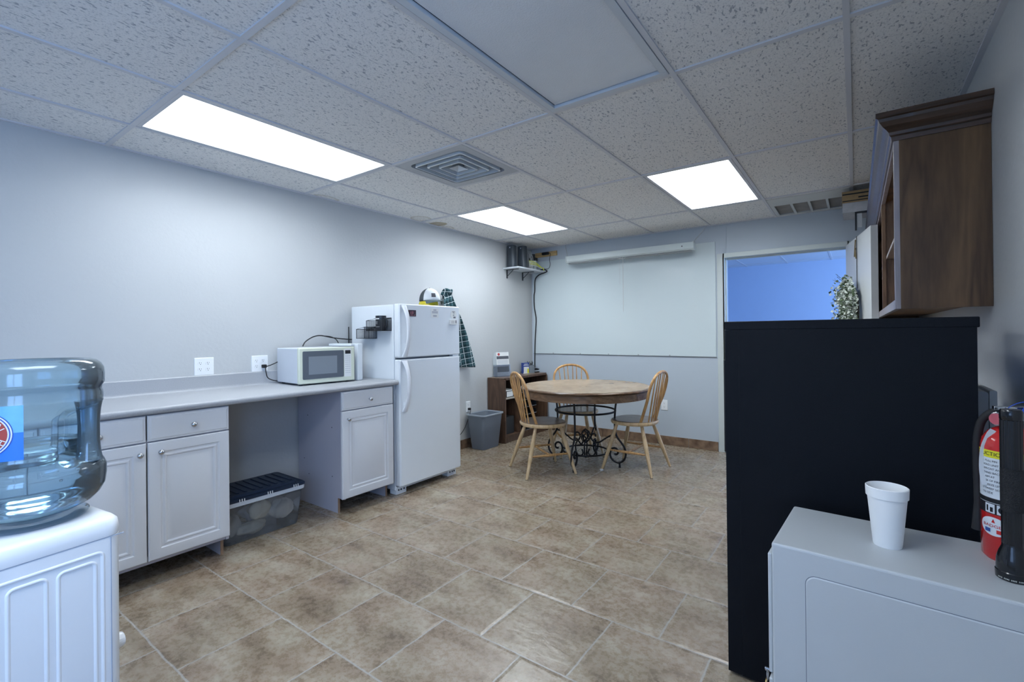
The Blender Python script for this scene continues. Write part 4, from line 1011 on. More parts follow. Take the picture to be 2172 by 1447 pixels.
# letter trays inside
for k in range(6):
    zz = 0.0805+0.001+k*0.092
    if k == 0: tray = None
    tt = thing('letter_tray', ['lowest', 'second', 'third', 'fourth', 'fifth', 'top'][k]+(' black mesh letter tray of the stack inside the bookcase' if k in (0, 5) else ' black mesh letter tray from the bottom in the bookcase'), 'letter tray', (0.03, BY0+0.345, zz), 0, 'stacked letter trays in the bookcase')
    m_ = MB().box(0, 0, 0, 0.215, 0.33, 0.002); m_.box(0, 0, 0, 0.215, 0.002, 0.05); m_.box(0, 0.328, 0, 0.215, 0.33, 0.05); m_.build('tray_sheet', M_black, tt)
    m_ = MB(); m_.tube([(0.215, 0, 0.002), (0.215, 0.33, 0.002)], 0.0032, 6); m_.build('rim', mat('grey_tray_rim', (0.20, 0.21, 0.23), 0.4), tt)
    if k == 5: pass
lump_ = None
t = thing('paper_box', 'dark box with white papers on the upper left shelf of the bookcase', 'box', (0.05, BY0+0.04, 0.5165))
MB().box(0, 0, 0, 0.185, 0.235, 0.075).build('carton', M_black, t, bevel=0.002)
mb = MB(); mb.box(0.1855, 0.03, 0.008, 0.187, 0.15, 0.068); mb.build('label_sheet', M_paper, t)
mb = MB(); mb.box(0.02, 0.01, 0.0752, 0.19, 0.225, 0.082); mb.build('papers', M_paper, t, bevel=0.001)
t = thing('dark_storage_box', 'black box on the bottom shelf of the bookcase', 'box', (0.04, BY0+0.05, 0.0805))
MB().box(0, 0, 0, 0.16, 0.21, 0.20).build('carton', mat('charcoal_box', (0.03, 0.033, 0.036), 0.5), t, bevel=0.004)
# items on top of the bookcase
TB = BH+0.0035
t = thing('brochure_holder', 'clear acrylic holder with grey printed flyers on the bookcase', 'brochure holder', (0.075, 4.52, TB), math.radians(-22))
mb = MB(); mb.box(-0.05, -0.115, 0, 0.045, 0.115, 0.003); mb.rings([[(-0.045, -0.115, 0.003), (-0.045, 0.115, 0.003), (-0.041, 0.115, 0.003), (-0.041, -0.115, 0.003)], [(-0.075, -0.115, 0.29), (-0.075, 0.115, 0.29), (-0.071, 0.115, 0.29), (-0.071, -0.115, 0.29)]])
mb.rings([[(0.0, -0.115, 0.003), (0.0, 0.115, 0.003), (0.003, 0.115, 0.003), (0.003, -0.115, 0.003)], [(-0.018, -0.115, 0.14), (-0.018, 0.115, 0.14), (-0.015, 0.115, 0.14), (-0.015, -0.115, 0.14)]])
mb.build('holder', M_acryl, t)
def fly(mb, y0, y1, z0, z1, dx):
    f_ = lambda z: -0.012-z*0.105+dx
    mb.rings([[(f_(z0), y0, z0), (f_(z0), y1, z0), (f_(z0)+0.002, y1, z0), (f_(z0)+0.002, y0, z0)], [(f_(z1), y0, z1), (f_(z1), y1, z1), (f_(z1)+0.002, y1, z1), (f_(z1)+0.002, y0, z1)]])
mb = MB(); fly(mb, -0.065, 0.110, 0.005, 0.288, 0); fl_ = mb.build('flyer', M_paper, t)
mb = MB(); fly(mb, -0.112, -0.055, 0.005, 0.282, -0.004); mb.build('flyer', mat('flyer_back', (0.45, 0.50, 0.52), 0.5), t)
mb = MB(); fly(mb, -0.060, 0.105, 0.205, 0.240, 0.0015); fly(mb, -0.060, 0.105, 0.05, 0.115, 0.0015); mb.build('print', mat('flyer_ink', (0.10, 0.11, 0.13), 0.6, noise=0.5, nscale=80), fl_)
mb = MB(); fly(mb, -0.060, 0.105, 0.118, 0.135, 0.0015)
for q in range(4): fly(mb, -0.050, 0.095, 0.148+q*0.013, 0.152+q*0.013, 0.0015)
mb.build('fine_print', M_fadeink, fl_)
def fm(u, v):
    z = 0.262+v; return (-0.012-z*0.105+0.0045, -0.03+u, z)
mb = MB(); vs = [fm(0, 0)]+[fm(0.016*math.cos(2*PI*i/20), 0.016*math.sin(2*PI*i/20)) for i in range(20)]; mb.add(vs, [(0, i+1, (i+1) % 20+1) for i in range(20)]); mb.build('red_emblem', mat('flyer_red', (0.5, 0.06, 0.06), 0.5), fl_)
t = thing('ink_box', 'blue and white ink cartridge box with yellow mark on the bookcase', 'box', (0.045, 4.955, TB), math.radians(-15))
MB().box(0, 0, 0, 0.035, 0.105, 0.135).build('carton', mat('ink_blue', (0.03, 0.07, 0.30), 0.4), t, bevel=0.001)
mb = MB(); mb.box(0.0352, 0.004, 0.0, 0.037, 0.101, 0.010); mb.box(0.036, 0.01, 0, 0.050, 0.085, 0.085); mb.build('front_box', M_paper, t)
mb = MB(); mb.box(0.0502, 0.058, 0.004, 0.0512, 0.085, 0.06); mb.build('yellow_mark', mat('ink_yellow', (0.80, 0.75, 0.05), 0.5), t)
mb = MB(); mb.box(0.0352, 0.01, 0.10, 0.0358, 0.095, 0.108); mb.box(0.0352, 0.02, 0.115, 0.0358, 0.08, 0.122); mb.box(0.0502, 0.015, 0.05, 0.0508, 0.05, 0.055); mb.build('print', M_paper, t)
t = thing('pen_cup', 'grey square pen cup with dark pens on the bookcase', 'pen holder', (0.075, 5.105, TB), math.radians(-15))
mb = MB(); mb.rings([[(x, y, z) for x, y in rrect(-a_, -a_, a_, a_, 0.004, 2)] for a_, z in ((0.045, 0), (0.045, 0.10), (0.042, 0.10), (0.042, 0.004))]); mb.build('cup', mat('grey_mesh_cup', (0.22, 0.25, 0.28), 0.5), t)
mb = MB()
for q in range(9):
    a_ = q*0.7; x_ = 0.025*math.cos(a_); y_ = 0.025*math.sin(a_); mb.cyl((x_*0.6, y_*0.6, 0.006), (x_*1.5, y_*1.5, 0.125+0.012*(q % 3)), 0.0038, n=8)
build_each(mb, 'pen', M_black, t)
t = thing('stapler', 'black stapler lying on the far end of the bookcase', 'stapler', (0.10, 5.175, TB), math.radians(75))
mb = MB(); mb.box(-0.075, -0.018, 0, 0.075, 0.018, 0.010); mb.build('stapler_base', M_black, t, bevel=0.003)
mb = MB(); mb.prism([(-0.07, 0.022), (0.07, 0.030), (0.078, 0.042), (0.03, 0.055), (-0.05, 0.050), (-0.078, 0.030)], -0.014, 0.014, 'y'); mb.box(-0.078, -0.012, 0.008, -0.055, 0.012, 0.032); mb.build('stapler_arm', M_black, t, bevel=0.003)

# ------------------------------------------------------------------ waste bin
t = thing('waste_bin', 'grey rectangular plastic waste bin in front of the bookcase', 'waste bin', (0.158, 4.080, 0))
mb = MB()
def wr(z, ex, ey, r): return [(x, y, z) for x, y in rrect(-ex, -ey, ex, ey, r, 5)]
mb.rings([wr(0.0, 0.088, 0.135, 0.03), wr(0.008, 0.092, 0.139, 0.032), wr(0.365, 0.124, 0.172, 0.036), wr(0.365, 0.135, 0.183, 0.04), wr(0.378, 0.136, 0.184, 0.04), wr(0.380, 0.128, 0.176, 0.036), wr(0.372, 0.118, 0.166, 0.034), wr(0.012, 0.086, 0.133, 0.028)], True, True)
mb.build('bin_body', M_trash, t, smooth=30)
mb = MB(); mb.rings([wr(0.3665, 0.1365, 0.1845, 0.041), wr(0.3795, 0.1370, 0.185, 0.041), wr(0.3815, 0.130, 0.178, 0.037), wr(0.3750, 0.1275, 0.1755, 0.036)], False, False); mb.build('rim', mat('bin_rim', (0.36, 0.40, 0.45), 0.4), t, smooth=30)

# ------------------------------------------------------------------ far wall: whiteboard, screen, shelf
t = thing('whiteboard', 'large glossy whiteboard panel covering most of the far wall', 'whiteboard', (0, YF, 0))
MB().box(0.030, -0.009, 0.990, 2.316, -0.001, 2.200).build('board', M_wb, t, bevel=0.001)
mb = MB()
for xx in (0.33, 0.72, 1.10, 1.47, 1.83): mb.cyl((xx, -0.0075, 0.996), (xx, -0.012, 0.996), 0.008, n=10)
build_each(mb, 'clip', mat('clip_grey', (0.35, 0.37, 0.39), 0.4), t)
MB().box(0.028, -0.010, 0.984, 2.318, -0.001, 0.990).build('lower_edge', mat('board_edge', (0.18, 0.19, 0.20), 0.5), t)
SY = 5.14
t = thing('projection_screen', 'rolled-up projection screen in a long white housing hung before the whiteboard', 'projection screen', (0.62, SY, 2.15))
sl = 1.525
mb = MB(); pf = [(-0.034, 0.046), (0.030, 0.046), (0.036, 0.036), (0.036, -0.020), (0.022, -0.032), (-0.020, -0.034), (-0.036, -0.018), (-0.038, 0.036)]
mb.prism(pf, 0.012, sl-0.012, 'x'); mb.build('housing', M_steel, t, smooth=30)
mb = MB()
for a0_, a1_ in ((0.0, 0.014), (sl-0.014, sl)): mb.prism([(p[0]*1.12, p[1]*1.1) for p in pf], a0_, a1_, 'x')
build_each(mb, 'end_cap', M_steel, t, bevel=0.002)
mb = MB(); mb.cyl((0.03, -0.004, -0.042), (sl-0.03, -0.004, -0.042), 0.010, n=12); mb.build('bottom_bar', mat('screen_bar', (0.30, 0.32, 0.33), 0.5), t, smooth=True)
mb = MB(); mb.cyl((sl-0.12, -0.0375, 0.010), (sl-0.12, -0.040, 0.010), 0.006, n=10); mb.build('screw', M_dark, t)
for sx, top in ((0.01, (-0.085, YF-0.03-SY, H-2.15-0.004)), (sl-0.01, (1.62, YF-0.03-SY, H-2.15-0.004))):
    mb = MB(); p0 = Vector((sx, 0.0, 0.05)); p1 = Vector(top)
    for off in (-0.004, 0.004): mb.tube([p0+Vector((0, off, 0)), p1+Vector((0, off, 0))], 0.0022, 6)
    build_each(mb, 'hanging_wire', mat('white_cord', (0.55, 0.57, 0.58), 0.6), t)
mb = MB(); mb.tube([(0.705, -0.036, -0.03), (0.705, -0.036, -0.35)], 0.0016, 6); mb.tube([(0.745, -0.036, -0.04), (0.745, -0.036, -0.66)], 0.0035, 6); mb.tube(catmull([(0.68, -0.036, -0.038), (0.70, -0.036, -0.050), (0.72, -0.036, -0.046), (0.745, -0.036, -0.06), (0.775, -0.036, -0.046)], 5), 0.0025, 6)
build_each(mb, 'pull_cord', MATS['white_cord'], t)
# corner shelf
SH0, SH1, SHZ = 4.650, 5.275, 2.066
t = thing('wall_shelf', 'small white wall shelf high in the far left corner', 'shelf', (0, SH0, SHZ))
MB().box(0.0, 0, -0.018, 0.235, SH1-SH0, 0.0).build('board', mat('shelf_white', (0.62, 0.66, 0.70), 0.4), t, bevel=0.002)
for yy in (0.08, 0.42):
    mb = MB(); mb.box(0, yy-0.011, -0.024, 0.175, yy+0.011, -0.018); mb.box(0, yy-0.011, -0.125, 0.006, yy+0.011, -0.018); mb.tube([(0.004, yy, -0.10), (0.10, yy, -0.024)], 0.004, 6); mb.build('bracket', mat('dark_bracket', (0.05, 0.055, 0.06), 0.5), t)
def speaker(label, x, y):
    t = thing('speaker', label, 'speaker', (x, y, SHZ+0.001), math.radians(0), 'dark speakers on the corner shelf')
    mb = MB(); mb.rings([[(px*k, py*k, z) for px, py in rrect(-0.058, -0.046, 0.058, 0.046, 0.040, 8)] for z, k in ((0, 0.92), (0.006, 1.0), (0.262, 0.98), (0.272, 0.90))]); mb.build('case', mat('charcoal_case', (0.05, 0.062, 0.075), 0.42), t, smooth=35)
    mb = MB(); mb.box(0.0, -0.0465, 0.235, 0.012, -0.0455, 0.250); mb.build('indicator', mat('pale_led', (0.6, 0.65, 0.8), 0.4), t)
    return t
speaker('left one of two dark upright speakers on the corner shelf', 0.080, SH0+0.075)
speaker('right one of two dark upright speakers on the corner shelf', 0.150, SH0+0.205)
t = thing('modem', 'small white and black network box with cables on the corner shelf', 'modem', (0.10, SH0+0.42, SHZ+0.001))
MB().box(0, 0, 0, 0.045, 0.07, 0.12).build('case', M_paper, t, bevel=0.004); MB().box(0.0, 0.005, 0.1201, 0.09, 0.075, 0.16).build('power_brick', M_black, t, bevel=0.004); mb = MB(); mb.cyl((0.07, 0.03, 0.0), (0.07, 0.03, 0.119), 0.024, n=20); mb.build('canister', M_steel, t, smooth=True)
mb = MB(); mb.cyl((0.05, 0.03, 0.161), (0.05, 0.03, 0.205), 0.022, n=18); mb.build('black_adapter', M_black, t)
My = mat('yellow_cable', (0.62, 0.66, 0.08), 0.5); Mw = mat('white_cable', (0.66, 0.68, 0.68), 0.5)
for q in range(5):
    o = 0.012*q
    cable('network_cable', ['uppermost', 'second', 'middle', 'fourth', 'lowest'][q]+' yellow-green network cable looping off the corner shelf', [(0.20, SH0+0.27+o*0.5, SHZ+0.10-o*1.2), (0.25, SH0+0.34, SHZ+0.085-o), (0.262, SH0+0.43+o, SHZ+0.045-o*0.6), (0.268, SH0+0.50, SHZ+0.010+o*0.4), (0.255, SH0+0.54, SHZ-0.01+o*0.2)], 0.0032, My if q < 4 else Mw, 6, 'cable', 'yellow network cables on the corner shelf')
for q in range(3):
    cable('white_cable', ['left', 'middle', 'right'][q]+' thin white cable rising behind the corner shelf equipment', [(0.20, SH0+0.27+0.03*q, SHZ+0.012), (0.215, SH0+0.29+0.03*q, SHZ+0.10), (0.17, SH0+0.33+0.03*q, SHZ+0.19), (0.12, SH0+0.36+0.03*q, SHZ+0.25)], 0.0025, Mw, 6, 'cable', 'white cables on the corner shelf')
cable('corner_cord', 'long black cord hanging down the far left corner to the bookcase', [(0.20, 5.19, SHZ+0.012), (0.262, 5.20, SHZ+0.008), (0.285, 5.215, SHZ-0.012), (0.24, 5.225, SHZ-0.026), (0.14, 5.235, SHZ-0.05), (0.080, 5.245, SHZ-0.11), (0.066, 5.255, SHZ-0.25), (0.05, 5.262, 1.75), (0.052, 5.264, 1.6), (0.078, 5.262, 1.45), (0.070, 5.262, 1.30), (0.055, 5.264, 1.1), (0.050, 5.262, 0.80)], 0.0075)
t = thing('wood_strip', 'short light wood strip screwed to the far wall by the corner shelf', 'wood strip', (0.235, YF-0.011, 2.285), 0)
t.rotation_euler = (0, math.radians(-0.8), 0)
MB().box(-0.165, -0.008, -0.030, 0.165, 0.010, 0.030).build('strip', M_pine, t, bevel=0.001)
t = thing('power_adapter', 'black power adapter on the wood strip with a dangling cord', 'power adapter', (0.240, YF-0.0195, 2.292))
MB().box(-0.050, -0.030, -0.018, 0.050, 0.0, 0.018).build('case', M_black, t, bevel=0.008, seg=3)
MB().tube(catmull([(0.05, -0.012, 0.0), (0.075, -0.012, -0.01), (0.060, -0.012, -0.08), (0.068, -0.012, -0.15), (0.04, -0.012, -0.20), (-0.04, -0.012, -0.195), (-0.06, -0.012, -0.20)], 7), 0.003, 6).build('cord', M_rubber, t, smooth=60)

# ------------------------------------------------------------------ round table
TC = (1.385, 4.105)
t = thing('round_table', 'round wooden dining table on a scrolled black iron base', 'table', (TC[0], TC[1], 0), math.radians(8))
RT = 0.620
MB().lathe([(RT-0.024, 0.730), (RT-0.022, 0.7508)], 96).build('tabletop', M_tabtop, t)
mb = MB(); mb.lathe([(0.30, 0.722), (RT-0.012, 0.722), (RT-0.006, 0.727), (RT-0.010, 0.731), (RT, 0.737), (RT-0.002, 0.744), (RT-0.012, 0.7495), (RT-0.020, 0.7500), (RT-0.0222, 0.7502), (0.30, 0.7485)], 96, close=True); mb.build('edge_moulding', M_tabedge, t, smooth=60)
mb = MB(); mb.lathe([(RT-0.045, 0.655), (RT-0.030, 0.658), (RT-0.030, 0.722), (RT-0.050, 0.722)], 96, close=True); mb.build('apron', woodmat('apron_wood', (0.14, 0.075, 0.035), (0.27, 0.16, 0.085), 2.0, 'X', 0.35, 0.3), t, smooth=60)
def ring_pts(r, z, n=48): return [(r*math.cos(2*PI*i/n), r*math.sin(2*PI*i/n), z) for i in range(n)]
mb = MB(); mb.tube(ring_pts(0.285, 0.515), 0.009, 8, closed=True); mb.build('upper_ring', M_iron, t, smooth=60)
mb = MB(); mb.tube(ring_pts(0.215, 0.125), 0.0085, 8, closed=True); mb.build('lower_ring', M_iron, t, smooth=60)
for k in range(4):
    A_ = PI/2*k; c_, s_ = math.cos(A_), math.sin(A_)
    P2 = lambda r, z, o=0.0: (r*c_-o*s_, r*s_+o*c_, z)
    path = [(0.335, 0.722), (0.315, 0.66), (0.298, 0.58), (0.290, 0.50), (0.287, 0.42), (0.290, 0.34), (0.310, 0.28), (0.345, 0.235), (0.378, 0.185), (0.388, 0.130), (0.372, 0.078), (0.330, 0.046), (0.285, 0.050), (0.250, 0.082), (0.240, 0.125), (0.255, 0.165), (0.285, 0.178), (0.310, 0.162), (0.315, 0.135), (0.297, 0.118), (0.282, 0.126)]
    mb = MB(); mb.tube(catmull([P2(r, z) for r, z in path], 5), 0.0095, 8); mb.tube([P2(0.33, 0.046), P2(0.33, 0.0)], [0.008, 0.011], 8)
    mb.build('leg', M_iron, t, smooth=60)
    s2 = [(0.290, 0.300), (0.245, 0.290), (0.185, 0.250), (0.130, 0.215), (0.080, 0.220), (0.055, 0.255), (0.070, 0.290), (0.098, 0.290), (0.100, 0.268)]
    mb = MB(); mb.tube(catmull([P2(r, z) for r, z in s2], 5), 0.0075, 8)
    s3 = [(0.05, 0.24), (0.085, 0.20), (0.095, 0.15), (0.080, 0.09), (0.045, 0.075), (0.02, 0.10), (0.03, 0.14)]
    mb.tube(catmull([P2(r, z, 0.02) for r, z in s3], 5), 0.007, 8)
    mb.tube([P2(0.24, 0.128), P2(0.19, 0.125)], 0.007, 8)
    mb.build('scroll', M_iron, t, smooth=60)
mb = MB()
for k in range(6):
    pts = []
    for i in range(19):
        u = i/18; a_ = k*PI/3+u*2.6; r = 0.045*math.sin(u*PI)+0.006; pts.append((r*math.cos(a_), r*math.sin(a_), 0.20+0.13*u))
    mb.tube(pts, 0.0048, 6)
mb.build('twisted_cage', M_iron, t, smooth=60)
mb = MB(); mb.cyl((-0.30, 0, 0.716), (0.30, 0, 0.716), 0.008, n=8); mb.cyl((0, -0.30, 0.716), (0, 0.30, 0.716), 0.008, n=8); build_each(mb, 'top_brace', M_iron, t)

# ------------------------------------------------------------------ chairs
def bow_shape():
    pts = []
    lean = math.tan(math.radians(15.5))
    ctrl = [(-0.150, 0.0), (-0.163, 0.095), (-0.183, 0.205), (-0.192, 0.285), (-0.178, 0.36), (-0.130, 0.416), (-0.060, 0.442), (0, 0.448)]
    full = ctrl+[(-x, z) for x, z in ctrl[-2::-1]]
    return [(x, -0.120-z*lean-0.02*min(1, z/0.2), 0.455+z) for x, z in full]
def chair(label, x, y, face, proto=None):
    rz = math.atan2(face[1], face[0])-PI/2
    if proto:
        c = copy_tree(proto); c.location = (x, y, 0); c.rotation_euler = (0, 0, rz); c['label'] = label; return c
    t = thing('windsor_chair', label, 'chair', (x, y, 0), rz, 'wooden chairs around the round table')
    # seat: rounded shield outline, front is +y
    n = 48; outl = []
    for i in range(n):
        a_ = 2*PI*i/n; cx_ = math.copysign(abs(math.cos(a_))**0.80, math.cos(a_)); sy_ = math.copysign(abs(math.sin(a_))**0.86, math.sin(a_))
        yy = 0.205*sy_; wdt = 0.222 if yy > 0 else 0.222-0.030*(yy/-0.205)**1.5
        outl.append((wdt*cx_, yy))
    def ring(k, z): return [(px*k, py*k, z) for px, py in outl]
    mb = MB(); mb.rings([ring(0.90, 0.420), ring(0.975, 0.424), ring(1.0, 0.436), ring(1.0, 0.446), ring(0.975, 0.454)], True, True); mb.build('seat', M_oakpale, t, smooth=50)
    mb = MB(); mb.rings([ring(0.970, 0.4545), ring(0.93, 0.457), ring(0.80, 0.4555), ring(0.55, 0.4550), ring(0.2, 0.4555)], False, True); mb.build('seat_top', M_seattop, t, smooth=50)
    for sx in (-1, 1):
        for tx_, ty_, bx_, by_ in ((0.130, 0.115, 0.222, 0.225), (0.120, -0.115, 0.222, -0.245)):
            p0 = Vector((sx*tx_, ty_, 0.432)); p1 = Vector((sx*bx_, by_, 0.0)); m_ = MB()
            pts = [p0.lerp(p1, u) for u in (0, 0.15, 0.35, 0.55, 0.8, 1)]
            m_.tube(pts, [0.0135, 0.016, 0.0195, 0.0185, 0.0145, 0.0115], 12); lg = m_.build('leg', M_oakpale, t, smooth=60)
            MB().cyl(p1+Vector((0, 0, 0.004)), p1, 0.0125, n=12).build('glide', M_rubber, lg)
    sg = []
    for sx in (-1, 1):
        f_ = Vector((sx*0.130, 0.115, 0.432)).lerp(Vector((sx*0.222, 0.225, 0)), 0.58); b_ = Vector((sx*0.120, -0.115, 0.432)).lerp(Vector((sx*0.222, -0.245, 0)), 0.58)
        m_ = MB(); m_.tube([b_.lerp(f_, u) for u in (0, 0.25, 0.5, 0.75, 1)], [0.0075, 0.010, 0.0125, 0.010, 0.0075], 10); m_.build('stretcher', M_oak, t, smooth=60); sg.append(b_.lerp(f_, 0.5))
    m_ = MB(); m_.tube([sg[0].lerp(sg[1], u) for u in (0, 0.25, 0.5, 0.75, 1)], [0.0075, 0.010, 0.0125, 0.010, 0.0075], 10); m_.build('stretcher', M_oak, t, smooth=60)
    bp = catmull(bow_shape(), 6)
    m_ = MB(); m_.tube(bp, 0.0115, 12, flat=1.15); m_.build('back_bow', M_oak, t, smooth=60)
    lean = math.tan(math.radians(15.5))
    for k in range(6):
        u = -1+2*(k+0.5)/6; xb = 0.112*u; xt = 0.150*u
        # top where the bow is at xt
        best = min((p for p in bp if p.z > 0.68), key=lambda p: abs(p.x-xt))
        yb = -0.160-0.028*(1-u*u)
        p0 = Vector((xb, yb, 0.452)); p1 = best
        m_ = MB(); m_.tube([p0.lerp(p1, v) for v in (0, 0.2, 0.45, 0.7, 1)], [0.0050, 0.0066, 0.0072, 0.0058, 0.0042], 10); m_.build('spindle', M_oak, t, smooth=60)
    return t
ch = chair('Windsor-back wooden chair on the left of the round table, nearest the waste bin', 1.165, 3.685, (0.576, 0.818))
chair('Windsor-back wooden chair on the right of the round table, toward the doorway', 1.835, 4.225, (-1.0, 0.04), ch)
chair('Windsor-back wooden chair behind the round table, facing the camera', 1.110, 4.440, (0.68, -0.73), ch)

# ------------------------------------------------------------------ right side
t = thing('black_refrigerator', 'black compact refrigerator seen from its side, behind the grey cabinet', 'refrigerator', (3.45, 1.877, 0))
MB().box(3.1592-3.45, 0, 0.012, 3.785-3.45, 0.60, 1.268).build('body', M_fridgeblk, t)
mb = MB(); mb.box(3.112-3.45, 0.0, 0.014, 3.159-3.45, 0.60, 1.2659); fd = mb.build('door', M_fridgeblk, t)
MB().box(3.111-3.45, -0.0015, 1.266, 3.791-3.45, 0.602, 1.297).build('top_cover', M_fridgeblk, t, bevel=0.003)
mb = MB(); mb.tube([(3.098-3.45, 0.08, 0.80), (3.098-3.45, 0.08, 1.15)], 0.008, 8); mb.box(3.098-3.45, 0.072, 0.80, 3.114-3.45, 0.088, 0.815); mb.box(3.098-3.45, 0.072, 1.135, 3.114-3.45, 0.088, 1.15); mb.build('handle', M_black, fd)
mb = MB()
for xx in (-0.30, 0.28):
    for yy in (0.05, 0.55): mb.cyl((xx, yy, 0), (xx, yy, 0.013), 0.018, n=12)
build_each(mb, 'foot', M_black, t)
FH = 0.707
FA = math.radians(-3.5)
t = thing('file_cabinet', 'grey metal two-drawer cabinet in the right foreground, carrying the foam cup', 'cabinet', (3.309, 1.405, 0), FA)
fl, fwd = 0.590, 0.335
mb = MB(); mb.box(0.010, 0, 0.0, fl, fwd, FH); mb.build('body', M_gray, t, bevel=0.006, seg=3)
mb = MB()
rs = [[(x, h, z) for x, z in rrect(0.060+i, 0.05+i, 0.62-i, FH-0.048-i, 0.022, 6)] for h, i in ((0.0002, 0), (0.0028-0.0055, 0.0015), (-0.0006, 0.004))]
mb.rings([[(x, -0.0008, z) for x, z in rrect(0.087, 0.047, 0.575, FH-0.060, 0.024, 6)], [(x, -0.0022, z) for x, z in rrect(0.090, 0.050, 0.572, FH-0.063, 0.022, 6)], [(x, -0.0022, z) for x, z in rrect(0.0925, 0.0525, 0.5695, FH-0.0655, 0.020, 6)]], False, True)
mb.build('side_relief', M_gray, t)
mb = MB(); mb.rings([[(x, -0.0004, z) for x, z in rrect(0.0855, 0.0455, 0.5765, FH-0.0585, 0.025, 6)], [(x, -0.0006, z) for x, z in rrect(0.0875, 0.0475, 0.5745, FH-0.0605, 0.024, 6)]], False, True); mb.build('relief_groove', mat('groove_grey', (0.16, 0.18, 0.22), 0.6), t)
for z0_, z1_ in ((0.03, 0.345), (0.36, 0.675)):
    m_ = MB(); m_.box(0.0, 0.006, z0_, 0.0098, fwd-0.006, z1_); dr_ = m_.build('drawer', M_gray, t, bevel=0.003)
    MB().box(-0.012, 0.10, z1_-0.08, 0.0, fwd-0.10, z1_-0.055).build('handle', M_chrome, dr_, bevel=0.003)
MB().cyl((0.010, 0.0285, 0.3525), (-0.014, 0.0285, 0.3525), 0.0045, n=12).build('lock', M_chrome, t)
t = thing('key_ring', 'ring with a brass key hanging by the grey cabinet edge', 'keys', (3.303, 1.4335, 0.3385))
mb = MB(); mb.tube([(0.0, 0.013*math.cos(2*PI*i/20), 0.013*math.sin(2*PI*i/20)) for i in range(20)], 0.0016, 6, closed=True); mb.tube([(-0.004, 0.004*math.cos(2*PI*i/12), 0.013+0.004*math.sin(2*PI*i/12)) for i in range(12)], 0.001, 6, closed=True); mb.build('ring', M_chrome, t)
mb = MB(); mb.lathe([(0.0005, -0.0015), (0.011, -0.0015), (0.011, 0.0015), (0.0005, 0.0015)], 16); 
mb = MB(); mb.cyl((-0.004, -0.004, -0.022), (-0.002, -0.004, -0.022), 0.011, n=16); mb.box(-0.004, -0.008, -0.056, -0.002, 0.0, -0.028); mb.box(-0.004, 0.0, -0.050, -0.002, 0.003, -0.046); mb.box(-0.004, 0.0, -0.042, -0.002, 0.003, -0.038); mb.build('key', M_brass, t)
# foam cup
t = thing('foam_cup', 'white foam cup standing on the grey cabinet', 'cup', (3.565, 1.556, FH))
MB().lathe([(0.0295, 0), (0.0305, 0.002), (0.0415, 0.125), (0.0445, 0.126), (0.0455, 0.150), (0.0435, 0.1515), (0.0415, 0.149), (0.039, 0.10), (0.0285, 0.006), (0.0005, 0.005)], 48).build('cup_body', M_foam, t, smooth=40)
# fire extinguisher
EX = (3.803, 1.625)
t = thing('fire_extinguisher', 'red fire extinguisher standing on the grey cabinet behind the flashlight', 'fire extinguisher', (EX[0], EX[1], FH), 0)
RE = 0.0535
MB().lathe([(0.047, 0), (RE, 0.008), (RE, 0.270), (0.050, 0.290), (0.040, 0.306), (0.026, 0.316), (0.016, 0.320)], 48).build('cylinder', M_red, t, smooth=50)
ea = math.atan2(-EX[1], 3.506-EX[0])
def em(u, v, h=0.0): a_ = ea+(u/RE); return ((RE+0.0004+h)*math.cos(a_), (RE+0.0004+h)*math.sin(a_), v)
def epatch(mb, u0, u1, v0, v1, h=0.0): mb.grid(lambda a_, b_: em(u0+(u1-u0)*a_, v0+(v1-v0)*b_, h), 30, 1)
lb = MB(); epatch(lb, -0.082, 0.075, 0.150, 0.262); lab = lb.build('instruction_label', mat('label_paper', (0.72, 0.76, 0.80), 0.4), t, smooth=True)
mb = MB(); epatch(mb, -0.082, 0.075, 0.246, 0.264, 0.0003); mb.build('yellow_band', mat('label_yellow', (0.78, 0.72, 0.03), 0.4), lab, smooth=True)
M_lk = mat('label_black', (0.015, 0.015, 0.02), 0.5)
mb = MB(); text_on(mb, 'INSTRUCTIONS', 0.0125, lambda u, v: em(u, v, 0.0007), dx=-0.046, dy=0.255, sx=1.05)
yv = 0.238
for li, tx in enumerate(['1. PULL PIN', 'HOLD UNIT', 'UPRIGHT AND', 'STAND BACK', '2. AIM AT', 'BASE OF FIRE', 'SQUEEZE LEVER', '3. SWEEP SIDE', 'TO SIDE']):
    text_on(mb, tx, 0.0066, lambda u, v: em(u, v, 0.0007), align='LEFT', dx=-0.056, dy=yv-li*0.0095)
for q in range(3):
    vz = 0.222-q*0.030
    mb.grid(lambda a_, b_: em(0.002+0.016*a_, vz+0.003*b_, 0.0007), 4, 1); mb.grid(lambda a_, b_: em(0.010+0.004*a_, vz-0.010+0.020*b_, 0.0007), 2, 1); mb.grid(lambda a_, b_: em(0.016+0.010*a_, vz-0.008+0.004*b_, 0.0007), 2, 1)
mb.build('label_lettering', M_lk, lab)
mb = MB(); epatch(mb, -0.082, 0.080, 0.112, 0.138); pl = mb.build('pictogram_strip', M_lk, t, smooth=True)
mb = MB(); epatch(mb, -0.082, 0.076, 0.138, 0.145, 0.0004)
for q in range(5): epatch(mb, -0.050+q*0.025, -0.029+q*0.025, 0.114, 0.136, 0.0004)
mb.build('pictogram_field', MATS['label_paper'], pl, smooth=True)
mb = MB()
